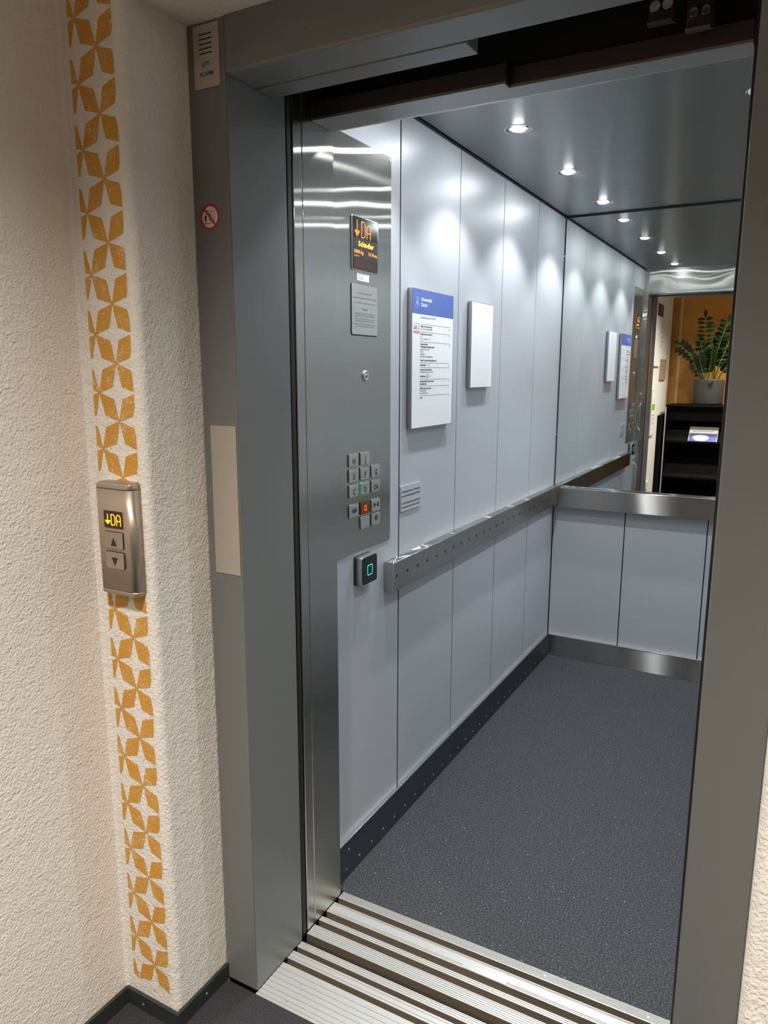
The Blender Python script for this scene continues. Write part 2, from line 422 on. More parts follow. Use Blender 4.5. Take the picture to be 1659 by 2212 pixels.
# stencil strip painted on the short face
def clip(poly, umin, umax):
    for sgn, lim in ((1, umin), (-1, umax)):
        out = []
        for i in range(len(poly)):
            a, b = poly[i], poly[(i + 1) % len(poly)]
            ia, ib = sgn * (a[0] - lim) >= 0, sgn * (b[0] - lim) >= 0
            if ia: out.append(a)
            if ia != ib:
                t = (lim - a[0]) / (b[0] - a[0]); out.append((lim, a[1] + t * (b[1] - a[1])))
        poly = out
        if len(poly) < 3: return []
    return poly
s = MB(); F = FY(YB)
du, dv = 0.0508, 0.05525
za = 1.9 + 0.0545
rows = list(range(-34, 6))
for i in rows:
    for col, un, par in ((0, -0.1700, 0), (1, -0.1192, 1), (2, -0.0684, 0), (-1, -0.2208, 1)):
        if (i & 1) != par: continue
        zn = 1.954 + i * dv + 0.0005
        # petals up-right and up-left of every node
        for sx in (1, -1):
            pts = [(0, 0), (0.76, 0.20), (1, 1), (0.24, 0.78)]
            poly = []
            for k, (a, b) in enumerate(pts):
                jx, jz = (random.uniform(-.0006, .0006), random.uniform(-.0006, .0006)) if k in (1, 3) else (0, 0)
                a2, b2 = 0.5 + (a - .5) * 1.012, 0.5 + (b - .5) * 1.012
                poly.append((un + sx * a2 * du + jx, zn + b2 * dv + jz))
            # ragged outline: split every edge once
            rag = []
            for k in range(4):
                p, q = poly[k], poly[(k + 1) % 4]
                rag.append(p)
                for t in (0.25, 0.5, 0.75):
                    rag.append((p[0] + (q[0] - p[0]) * t + random.uniform(-.0005, .0005), p[1] + (q[1] - p[1]) * t + random.uniform(-.0005, .0005)))
            poly = clip(rag, -0.1875 + random.uniform(-.0007, .0007), -0.0765 + random.uniform(-.0007, .0007))
            if len(poly) < 3 or min(q[1] for q in poly) < 0.050 or max(q[1] for q in poly) > 2.3: continue
            if sx < 0: poly = poly[::-1]
            s.add([F @ Vector((q[0], q[1], 0.0006)) for q in poly], [tuple(range(len(poly)))])
st = s.build('painted_stencil', 'stencil', wall_left, autosmooth=True)
st['label'] = 'ochre star and petal stencil strip'
bmesh_fix = st.data

# ------------------------------------------------------------------ landing door frame
door = thing('door_1', None, None, (0.49, -0.34, 0), kind='structure')
for side, x0, x1 in ((0, XC, 0.0375), (1, 0.94, XR)):
    b = MB(); b.box((x0, YF, 0.0), (x1, -0.156, 2.087), bev=0.0025)
    b.build('jamb', 'frame', door)
b = MB()
prof = [(-0.3445, 2.086), (-0.3445, 1.9945), (-0.343, 1.9905), (-0.3405, 1.9885), (-0.258, 1.9885), (-0.256, 1.990), (-0.256, 2.086)]
G = frame((0, 0, 0), (0, 1, 0), (0, 0, 1))
b.prism(prof[::-1], 0.0405, 0.9385, G, smooth=False)
b.build('lintel', 'frame', door, autosmooth=True)
b = MB(); b.box((0.0405, -0.254, 1.9875), (0.485, -0.199, 2.03), bev=0.0015); b.build('soffit_strip', 'frame', door)
b = MB(); b.box((0.0405, -0.256, 2.03), (0.9385, -0.2, 2.086)); b.build('shade_filler', 'void', door)  # black block in place of the shade behind the lintel
# rubber edge of the retracted landing door leaf on the right
b = MB(); b.box((0.921, -0.150, 0.002), (0.96, -0.133, 2.06), bev=0.002); b.build('door_edge_seal', 'rubber', door)
b = MB(); b.box((0.0, -0.150, 0.002), (0.0345, -0.133, 2.06), bev=0.002); b.build('door_edge_seal', 'rubber', door)

# hall-side plates on the left jamb
def lift_alarm():
    F = FY(YF)
    t = thing('alarm_speaker_plate', 'pale beige metal plate with five slots reading LIFT ALARM, high on the door frame', 'sign', (-0.006, YF, 1.9715))
    MB().rrect(-0.0372, 0.0252, 1.9720, 2.0815, 0.0015, 0, 0.0022, F, bev=0.0005).build('plate', 'plate_beige', t)
    s = MB()
    for k in range(5):
        v = 2.0648 - k * 0.0082
        s.rrect(-0.0235, 0.0085, v - 0.0011, v + 0.0011, 0.001, 0.002, 0.00245, F, seg=3)
    s.build('speaker_slots', 'rubber', t)
    x = MB(); x.text('LIFT', -0.0076, 2.0098, 0.0076, F, align='CENTER', w=0.0025, width=0.0182, bold=0.0002)
    x.text('ALARM', -0.0076, 1.9930, 0.0076, F, align='CENTER', w=0.0025, width=0.0335, bold=0.0002)
    x.build('lettering', 'ink', t)
lift_alarm()
tag(MB().rrect(-0.0350, 0.0325, 1.0175, 1.3325, 0.0008, 0, 0.0015, FY(YF), bev=0.0003).build('blank_metal_plate', 'plate_beige'),
    'long blank pale metal plate on the grey door frame beside the call panel', 'plate')

def fire_sign():
    F = frame((-0.0140, YF, 1.7405), (1, 0, 0), (0, 0, 1))
    t = thing('no_lift_in_fire_sticker', 'round red and white sticker forbidding lift use in fire, on the door frame', 'sticker', (-0.014, YF, 1.7155))
    n = 40; circ = lambda r, k=1.0: [(r * k * math.cos(2 * math.pi * i / n), r * math.sin(2 * math.pi * i / n)) for i in range(n)]
    MB().prism(circ(0.0240), 0, 0.0006, F).build('disc', 'sticker', t)
    x = MB(); x.ring(circ(0.0198), circ(0.0245), 0.0010, F)
    a = math.radians(-49); d = Vector((math.cos(a), math.sin(a))); nn = Vector((-d.y, d.x)) * 0.0021
    c = [tuple(d * -0.021 - nn), tuple(d * 0.021 - nn), tuple(d * 0.021 + nn), tuple(d * -0.021 + nn)]
    x.add([F @ Vector((p[0], p[1], 0.0012)) for p in c], [(0, 1, 2, 3)]); x.build('red_ring_and_bar', 'red', t)
    x = MB()
    for (u0, u1, v0, v1) in ((-0.0160, -0.0150, -0.012, 0.012), (0.0040, 0.0050, -0.012, 0.012), (-0.016, 0.005, -0.0125, -0.0112), (-0.016, 0.005, 0.0112, 0.0122), (-0.0060, -0.0050, 0.0122, 0.0142)):
        x.add([F @ Vector(p) for p in ((u0, v0, .0008), (u1, v0, .0008), (u1, v1, .0008), (u0, v1, .0008))], [(0, 1, 2, 3)])
    for cu, cv, skirt in ((-0.0105, 0.0022, True), (-0.0010, 0.0055, False)):
        hd = [(cu + 0.0011 * math.cos(q * .7854), cv + 0.0028 + 0.0013 * math.sin(q * .7854)) for q in range(8)]
        x.add([F @ Vector((p[0], p[1], .0008)) for p in hd], [tuple(range(8))])
        body = [(cu - .0022, cv + .0010), (cu - .0026, cv - .0050), (cu - .0017, cv - .0050), (cu - .0014, cv - .0016), (cu - (.0024 if skirt else .0012), cv - .0078), (cu - .0010, cv - .0078), (cu - .0012, cv - .0130), (cu - .0004, cv - .0130), (cu, cv - .0078), (cu + .0004, cv - .0130), (cu + .0012, cv - .0130), (cu + .0010, cv - .0078), (cu + (.0024 if skirt else .0012), cv - .0078), (cu + .0014, cv - .0016), (cu + .0017, cv - .0050), (cu + .0026, cv - .0050), (cu + .0022, cv + .0010)]
        x.add([F @ Vector((p[0], p[1], .0008)) for p in body], [tuple(range(len(body)))])
    for k, (u, v) in enumerate(((0.0075, 0.0135), (0.0095, 0.0088), (0.0105, 0.0035), (0.0105, -0.0015), (0.0098, -0.0065))):
        L = 0.0030 if k else 0.0022
        q = [(-L, L * .6), (-L + .0010, L * .6 + .0008), (L, -L * .6 + .0006), (L - .0006, -L * .6)] if k < 2 else [(-L, -L * .5), (-L + .0004, -L * .5 - .0010), (L, L * .5), (L - .0008, L * .5 + .0006)]
        x.add([F @ Vector((u + p[0], v + p[1], .0008)) for p in q], [(0, 1, 2, 3)])
    x.build('pictogram', 'ink', t, autosmooth=False)
fire_sign()

# dot-matrix characters
CH = {'D': ["#####..", "#....#.", "#.....#", "#.....#", "#.....#", "#.....#", "#.....#", "#.....#", "#.....#", "#.....#", "#.....#", "#....#.", "#####.."],
      'A': ["..###..", ".#...#.", "#.....#", "#.....#", "#.....#", "#.....#", "#.....#", "#######", "#.....#", "#.....#", "#.....#", "#.....#", "#.....#"],
      'v': ["...#...", "...#...", "...#...", "...#...", "...#...", "...#...", "...#...", "...#...", "#######", "#######", ".#####.", "..###..", "...#..."]}
def dots(mb, ch, u, v, wd, ht, F, w, r):
    g = CH[ch]; nr, nc = len(g), len(g[0])
    for j, row in enumerate(g):
        for i, c in enumerate(row):
            if c == '#':
                mb.disc(u + wd * i / (nc - 1), v + ht - ht * j / (nr - 1), r, w, w + 0.0003, F, n=8)

# call panel on the plaster
def call_panel():
    F = FY(YB)
    t = thing('lift_call_panel', 'bronze grey call panel with amber DA display and two arrow buttons on the plaster', 'call panel', (-0.125, YB, 0.995))
    u0, u1 = -0.1700, -0.0730
    def sect(z0, z1, nm, cap=0):
        # rounded cross section in (x, depth), extruded in z
        b = MB(); prof = []
        D, r = 0.028, 0.016
        prof += [(u0, 0.0)]
        prof += [(u1, 0.0)]
        prof += [(u1 - r + r * math.cos(math.radians(a)), D - r + r * math.sin(math.radians(a))) for a in range(0, 91, 10)]
        prof += [(u0 + 0.007 - 0.007 * math.sin(math.radians(a)), D - 0.007 + 0.007 * math.cos(math.radians(a))) for a in range(0, 91, 15)]
        G = frame((0, YB, 0), (1, 0, 0), (0, -1, 0))   # u = x, v = out of the wall, n = -z
        if not cap:
            b.prism(prof, -z1, -z0, G, smooth=True)
        else:
            n = 6; rings = []
            cx, cd = (u0 + u1) / 2, 0.0
            for k in range(n + 1):
                a = math.radians(90 * k / n); h = (z1 - z0) * math.sin(a); sc_ = 1 - 0.0 * k
                rings.append((h, math.cos(a)))
            vs_rings = []
            for h, c in rings:
                sh = 0.010 * (1 - c)
                z = (z1 if cap > 0 else z0)
                zz = (z0 + h) if cap > 0 else (z1 - h)
                ring = []
                for (u, d) in prof:
                    uu = min(max(u, u0 + sh), u1 - sh); dd = min(d, D - sh)
                    ring.append(b.bm.verts.new(Vector((uu, YB - dd, zz))))
                vs_rings.append(ring)
            for p, q in zip(vs_rings, vs_rings[1:]):
                for i in range(len(prof)):
                    j = (i + 1) % len(prof)
                    f = b.bm.faces.new([p[i], p[j], q[j], q[i]]); f.smooth = True
            b.bm.faces.new(vs_rings[-1]); b.bm.faces.new(vs_rings[0][::-1])
        return b.build(nm, 'bronze', t, autosmooth=True)
    sect(1.0135, 1.2165, 'housing')
    sect(1.2175, 1.2305, 'end_cap', 1)
    sect(1.0005, 1.0125, 'end_cap', -1)
    FD = frame((0, YB - 0.028, 0), (1, 0, 0), (0, 0, 1))
    d = MB().rrect(-0.1482, -0.0962, 1.1395, 1.1740, 0.003, -0.001, 0.0008, FD).build('display', 'screen_brown', t)
    for q in (('v', -0.1432, 1.1478, 0.0115, 0.0190), ('D', -0.1275, 1.1462, 0.0100, 0.0205), ('A', -0.1128, 1.1462, 0.0105, 0.0205)):
        x = MB(); dots(x, *q, FD, 0.0010, 0.00115); x.build('lit_character', 'led_hot', d)
    for z0, z1, up in ((1.0995, 1.1320, 1), (1.0590, 1.0915, 0)):
        MB().rrect(-0.1488, -0.0966, z0 - 0.0012, z1 + 0.0012, 0.003, -0.001, 0.0003, FD).build('button_recess', 'rubber', t)
        bt = MB().rrect(-0.1475, -0.0980, z0, z1, 0.0025, 0.0002, 0.0030, FD, bev=0.0009).build('call_button', 'bronze', t)
        MB().rrect(-0.1445, -0.1015, z1 - 0.0068, z1 - 0.0045, 0.001, 0.0028, 0.0036, FD, seg=3).build('ridge', 'bronze', bt)
        c = -0.1228; zb = (z0 + z1) / 2 - 0.003
        tri = [(c - 0.0085, zb - 0.0085), (c + 0.0085, zb - 0.0085), (c, zb + 0.0085)] if up else [(c - 0.0085, zb + 0.0085), (c, zb - 0.0085), (c + 0.0085, zb + 0.0085)]
        x = MB(); x.add([FD @ Vector((p[0], p[1], 0.0034)) for p in tri], [(0, 1, 2)]); x.build('arrow', 'ink', bt)
call_panel()

# ------------------------------------------------------------------ sills
def sill(name, label, rails, x0, x1, depth, back, mats=('alu', 'alu_dirty')):
    """rails: list of (y0,y1,[groove ys]); channels between them are open grooves"""
    t = thing(name, label, 'door sill', ((x0 + x1) / 2, (rails[0][0] + rails[-1][1]) / 2, -depth))
    for (a, b_, gr) in rails:
        pts = [(a, -depth)]; top = []
        ys = sorted(gr)
        top.append((a, -0.0008)); top.append((a + 0.0008, 0.0))
        for g_ in ys:
            top += [(g_ - 0.0009, 0.0), (g_ - 0.0006, -0.0016), (g_ + 0.0006, -0.0016), (g_ + 0.0009, 0.0)]
        top += [(b_ - 0.0008, 0.0), (b_, -0.0008)]
        poly = pts + top + [(b_, -depth)]
        m_ = MB(); m_.prism(poly[::-1], x0, x1, G, smooth=False)
        bmesh.ops.recalc_face_normals(m_.bm, faces=m_.bm.faces[:])
        for f in m_.bm.faces:
            if abs(f.normal.y) > 0.95 and f.calc_area() > 0.01: f.material_index = 1
        m_.build('rail' if b_ - a < 0.06 else 'tread_plate', list(mats), t)
    m_ = MB(); m_.box((x0, rails[0][0], -depth - 0.004), (x1, rails[-1][1], -depth + 0.001)); m_.build('channel_bed', mats[1], t)
    return t
ls_ = sill('landing_door_sill', 'wide grooved aluminium landing sill with a screwed tread plate beside the dark carpet',
     [(-0.349, -0.2386, [-0.256, -0.2716, -0.286, -0.3002, -0.3151, -0.3289, -0.3402]), (-0.2229, -0.1957, [-0.2165, -0.2025]), (-0.181, -0.1599, [-0.176, -0.1695, -0.164])], 0.038, 0.9395, 0.024, 0)
FT = frame((0, 0, 0), (1, 0, 0), (0, 1, 0))
for u, v in ((0.1163, -0.274), (0.1159, -0.3305), (0.80, -0.274), (0.80, -0.3305)):
    MB().disc(u, v, 0.0032, -0.001, 0.0008, FT, n=14).build('screw', 'steel_plain', ls_)
cs_ = sill('cabin_door_sill', 'ribbed aluminium cabin sill with a small blank badge, edging the rubber floor',
     [(-0.1317, -0.0947, [-0.1275, -0.122, -0.1165, -0.110, -0.104, -0.099]), (-0.0757, -0.0597, [-0.071, -0.065]), (-0.0387, 0.0024, [-0.0345, -0.030, -0.0045, -0.0015]),
      (0.0212, 0.0488, [0.0245, 0.0275, 0.0305, 0.0335, 0.0365, 0.0395, 0.0425, 0.0455])], 0.034, 0.922, 0.024, 0)
MB().rrect(0.431, 0.545, -0.0385, -0.0195, 0.0035, -0.001, 0.0008, FT, bev=0.0003).build('badge', 'steel_plain', cs_)
for u, v in ((0.0739, 0.0405), (0.3467, 0.0345), (0.62, 0.035), (0.86, 0.035)):
    MB().disc(u, v, 0.0028, -0.001, 0.0006, FT, n=14).build('screw', 'steel_plain', cs_)

# ------------------------------------------------------------------ cabin shell
CD = 2.1; CW = 1.1; YI = 0.03     # depth, width, inner front plane
fl = MB(); fl.box((-0.0, 0.0488, -0.02), (CW, CD, 0.0)); tag(fl.build('floor_cabin', 'cabin_floor'), kind='structure')
SEAM = [0.435, 0.857, 1.272, 1.690]
def wall_panels(name, Mx, ulo, uhi, seams, zlo, zhi, lab=None):
    w = MB(); w.box((ulo, zlo, -0.05), (uhi, zhi, -0.017), Mx=Mx)
    root = tag(w.build(name, 'gap', autosmooth=True), kind='structure')
    e = [ulo] + list(seams) + [uhi]
    for k in range(len(e) - 1):
        g0 = 0 if k == 0 else 0.0022; g1 = 0 if k == len(e) - 2 else 0.0022
        if name == 'wall_cabin_left' and k == 1: g0 = 0.0034
        if name == 'wall_cabin_left' and k == 0: g1 = 0.0034
        q = MB(); q.box((e[k] + g0, zlo, -0.0016), (e[k + 1] - g1, zhi, 0.0), bev=0.0006, Mx=Mx); q.box((e[k] + g0, zlo, -0.018), (e[k + 1] - g1, zhi, -0.0016), mi=1, Mx=Mx)
        q.build('wall_panel', ['laminate', 'gap'], root, autosmooth=True)
    return root
wl = wall_panels('wall_cabin_left', FX(0.0), YI, CD - 0.004, SEAM, 0.0, H - 0.012)
FXR = frame((CW, 0, 0), (0, -1, 0), (0, 0, 1))
wr = wall_panels('wall_cabin_right', FXR, -CD + 0.004, -YI, [-1.690, -1.272, -0.857, -0.435], 0.0, H - 0.012)
wb = wall_panels('wall_cabin_back', FY(CD), 0.004, CW - 0.004, [0.3535, 0.7215], 0.0, H - 0.012)
# front returns, car door posts and header
for nm, x0, x1 in (('wall_cabin_front', -0.02, 0.0325), ('wall_cabin_entry', 0.923, CW + 0.02)):
    b = MB()
    if x0 < 0:
        b.box((x0, -0.125, 0.001), (x1, -0.0915, 2.16), bev=0.002); b.box((x0, -0.0905, 0.001), (x1, 0.036, 2.16), bev=0.0015)
    else:
        b.box((x0, -0.125, 0.001), (x1, 0.036, 2.16), bev=0.002)
    tag(b.build(nm, 'steel_side'), kind='structure')
b = MB(); b.box((0.0325, 0.026, 1.9865), (0.923, 0.036, 2.16)); tag(b.build('wall_cabin_header', 'steel_front'), kind='structure')

hd = thing('cabin_door_header', 'dark car door header beam with a stepped pale underside above the lift opening', 'door header', (0.47, -0.01, 1.985))
b = MB(); b.box((0.0335, -0.0555, 1.9855), (0.4815, 0.0255, 1.990)); b.box((0.4815, -0.0305, 1.9855), (0.909, 0.0255, 1.990)); b.build('underside', 'header_under', hd)
b = MB(); b.box((0.0335, -0.0560, 1.9900), (0.4820, 0.0255, 2.022), bev=0.001); b.box((0.4822, -0.0310, 1.9900), (0.909, 0.0255, 2.022), bev=0.001); b.build('fascia', 'header_unlit', hd)
b = MB(); b.box((0.0335, -0.004, 2.022), (0.909, 0.0255, 2.30)); b.build('shade_backing', 'void', hd)  # black plate standing for the unlit void over the header
# door gear hanging in the dark above
for nm, xs_, z, y, bw in (('left', (0.7578, 0.7779), 2.0487, -0.085, 0.044), ('right', (0.8185, 0.8376), 2.031, -0.075, 0.040)):
    lab = 'dark bracket with two ridged bolts, ' + ('farther from the door frame' if nm == 'left' else 'closer to the door frame')
    g = thing('door_hanger_bracket', lab, 'bracket', (xs_[0], y, z - 0.02), group='door hanger brackets')
    b = MB(); b.box((xs_[0] - 0.012, y + 0.006, z - 0.026), (xs_[1] + 0.012, y + 0.014, z + 0.03), bev=0.001); b.box((xs_[0] - 0.012, y - 0.010, z - 0.026), (xs_[1] + 0.008, y + 0.008, z - 0.024)); b.build('bracket_plate', 'header_unlit', g)
    for x in xs_:
        F = frame((x, y + 0.006, z), (1, 0, 0), (0, 0, 1))
        pts = []
        for i in range(40):
            rr_ = 0.0092 if i % 2 else 0.0078
            if nm == 'right': rr_ *= 0.85
            a = 2 * math.pi * i / 40; pts.append((rr_ * math.cos(a), rr_ * math.sin(a)))
        MB().prism(pts, 0, 0.010, F, bev=0.0008).build('ridged_bolt', 'steel_edge', g)
b = MB(); b.box((0.10, -0.105, 2.085), (0.90, -0.075, 2.13), bev=0.002)
tag(b.build('door_track', 'header_unlit'), 'dark steel door track running across the gap above the lift opening', 'track')

# ceiling of the cabin
holes = [(x, y) for x in (0.220, 0.880) for y in (0.2215, 0.772, 1.3265, 1.8785)]
c = MB(); c.box((0.009, YI + 0.006, H - 0.0045), (CW - 0.009, CD - 0.012, H + 0.0))
cab_ceil = tag(c.build('ceiling_cabin', 'ceiling'), kind='structure')
# cut the spotlight openings
cut = MB()
for x, y in holes: cut.disc(x, y, 0.0355, -0.05, 0.05, frame((0, 0, H), (1, 0, 0), (0, 1, 0)), n=40)
cut_ob = cut.build('ceiling_cut', 'gap')
md = cab_ceil.modifiers.new('b', 'BOOLEAN'); md.object = cut_ob; md.operation = 'DIFFERENCE'; md.solver = 'EXACT'
bpy.context.view_layer.update()
dg = bpy.context.evaluated_depsgraph_get()
me = bpy.data.meshes.new_from_object(cab_ceil.evaluated_get(dg)); cab_ceil.modifiers.clear(); cab_ceil.data = me
bpy.data.objects.remove(cut_ob)
c = MB(); c.box((-0.05, -0.03, H + 0.06), (CW + 0.05, CD + 0.05, H + 0.075)); tag(c.build('ceiling_cabin_top', 'void'), kind='structure')
c = MB()
for a, b_ in (((-0.05, 0.03, H - 0.012), (0.0, CD, H + 0.06)), ((CW, 0.03, H - 0.012), (CW + 0.05, CD, H + 0.06)), ((-0.05, CD, H - 0.012), (CW + 0.05, CD + 0.05, H + 0.06)), ((-0.05, -0.03, 2.16), (CW + 0.05, 0.03, H + 0.06))):
    c.box(a, b_)
tag(c.build('trim_2', 'gap'), kind='structure')

# spotlights
ORD = ['nearest the doors', 'second from the doors', 'third from the doors', 'nearest the mirror']
def spot_proto():
    F = frame((0, 0, 0), (1, 0, 0), (0, -1, 0))   # faces down
    r = MB(); r.lathe([(0.0350, -0.006), (0.0350, 0.0), (0.0430, 0.0008), (0.0440, 0.0002), (0.0440, -0.0005)][::-1], F, 40)
    r.lathe([(0.0350, 0.0), (0.0335, -0.002), (0.030, -0.003), (0.0285, 0.0005), (0.0270, -0.002), (0.0262, -0.012)], F, 40)
    ring = r.build('ring', 'chrome')
    q = MB(); q.lathe([(0.0262, -0.010), (0.0240, -0.022), (0.018, -0.034), (0.0, -0.040)], F, 32); refl = q.build('reflector', 'chrome')
    l = MB(); l.lathe([(0.0225, -0.0090), (0.0222, -0.0020), (0.0185, 0.0030), (0.010, 0.0058), (0.0, 0.0064)], F, 28); lens = l.build('bulb', 'lamp_lit')
    return ring, refl, lens
ring0, refl0, lens0 = spot_proto()
lamp = bpy.data.lights.new('cabin_spot', 'SPOT'); lamp.energy = CABIN_SPOT_W; lamp.color = CABIN_COL
lamp.spot_size = math.radians(104); lamp.spot_blend = 0.45; lamp.shadow_soft_size = 0.018
off_mesh = None
first = True
for x in (0.220, 0.880):
    for k, y in enumerate((0.2215, 0.772, 1.3265, 1.8785)):
        rowname = 'by the button panel' if x < 0.5 else 'by the opposite wall'
        unlit = (x > 0.5 and k == 1)
        lab = f"round chrome spotlight, {ORD[k]}, in the row {rowname}" + (', unlit' if unlit else '')
        t = thing('ceiling_spotlight', lab, 'spotlight', (x, y, H - 0.0045), group='recessed cabin ceiling spotlights')
        for src in (ring0, refl0, lens0):
            if first: o = src
            else: o = src.copy(); C.objects.link(o)
            o.parent = t; o.matrix_parent_inverse = Matrix.Identity(4)
            if unlit and src is not ring0:
                o.data = src.data.copy(); o.data.materials.clear(); o.data.materials.append(M['lamp_off'])
        first = False
        if not unlit:
            lo = bpy.data.objects.new('spot_light', lamp); C.objects.link(lo); lo.parent = t; lo.location = (0, 0, -0.010)

# skirtings / kick plates
def kick(name, Mx, u0, u1, zt, d, m_, scr):
    k = MB(); k.box((u0, 0.001, 0.0), (u1, zt - 0.004, d), Mx=Mx)
    root = tag(k.build(name, m_, autosmooth=True), kind='structure')
    q = MB(); q.box((u0, zt - 0.004, 0.0), (u1, zt, d + 0.001), bev=0.0006, Mx=Mx); q.build('top_edge', 'steel_edge', root, autosmooth=True)
    for (u, v) in scr: MB().disc(u, v, 0.0034, d - 0.0005, d + 0.0008, Mx, n=12).build('screw', 'steel_plain', root)
    return root
scr = [(0.10 + 0.0735 * k, 0.030) for k in range(27)] + [(0.115, 0.085)]
kick('baseboard_cabin_left', FX(0.0), 0.037, CD - 0.014, 0.118, 0.012, 'steel_dark', scr)
kick('baseboard_cabin_right', FXR, -CD + 0.014, -0.037, 0.118, 0.012, 'steel_dark', [])
kick('baseboard_cabin_back', FY(CD), 0.0, CW, 0.110, 0.014, 'steel_rail', [])

# handrails (flat buffer rails)
def rail(label, Mx, u0, u1, z0, z1, w1, scr_us, zs):
    t = thing('buffer_rail', label, 'handrail', tuple(Mx @ Vector(((u0 + u1) / 2, z0, 0))), group='flat steel rails round the cabin')
    MB().box((u0, z0, 0.0), (u1, z1, w1), bev=0.0018, Mx=Mx).build('rail_body', 'steel_rail', t, autosmooth=True)
    if scr_us:
        s0 = None
        for u in scr_us:
            s_ = MB(); s_.disc(0, 0, 0.0050, -0.001, 0.0004, I4, n=14)
            if s0 is None:
                s0 = s_.build('countersunk_hole', 'gap', t)
                s0.matrix_parent_inverse = Matrix.Identity(4)
                o = s0
            else:
                s_.bm.free(); o = s0.copy(); C.objects.link(o)
            loc = Mx @ Vector((u, zs, w1))
            rot = Mx.to_3x3().to_4x4()
            o.matrix_parent_inverse = Matrix.Identity(4)
            o.matrix_basis = Matrix.Translation(loc - Vector(t.location)) @ rot
    return t
rail('long flat brushed steel rail with a row of small holes, below the directory sign', FX(0.0), 0.340, CD - 0.0, 0.801, 0.890, 0.034, [0.360 + 0.0697 * k for k in range(24)], 0.847)
rail('short flat brushed steel rail under the mirror', FY(CD), 0.0345, CW - 0.0345, 0.786, 0.884, 0.042, [], 0)
rail('flat steel rail on the far side wall, mostly hidden by the door frame', FXR, -CD, -0.340, 0.801, 0.890, 0.034, [], 0)

# mirror
t = thing('wall_mirror', 'wide mirror covering the upper half of the cabin back wall', 'mirror', (0.55, CD, 0.885))
MB().box((0.006, 0.8845, 0.0), (CW - 0.006, H - 0.014, 0.006), Mx=FY(CD)).build('glass', 'mirror', t, autosmooth=True)
b = MB()
for a, c_ in (((0.001, 0.8845, 0.0005), (0.006, H - 0.010, 0.0075)), ((CW - 0.006, 0.8845, 0.0005), (CW - 0.001, H - 0.010, 0.0075)), ((0.006, H - 0.014, 0.0005), (CW - 0.006, H - 0.009, 0.0075))):
    b.box(a, c_, Mx=FY(CD))
b.build('dark_border', 'gap', t, autosmooth=True)
for z in (1.98, 1.14):
    MB().disc(0.0035, z, 0.003, 0.006, 0.011, FY(CD), n=12).build('clip', 'steel_edge', t)

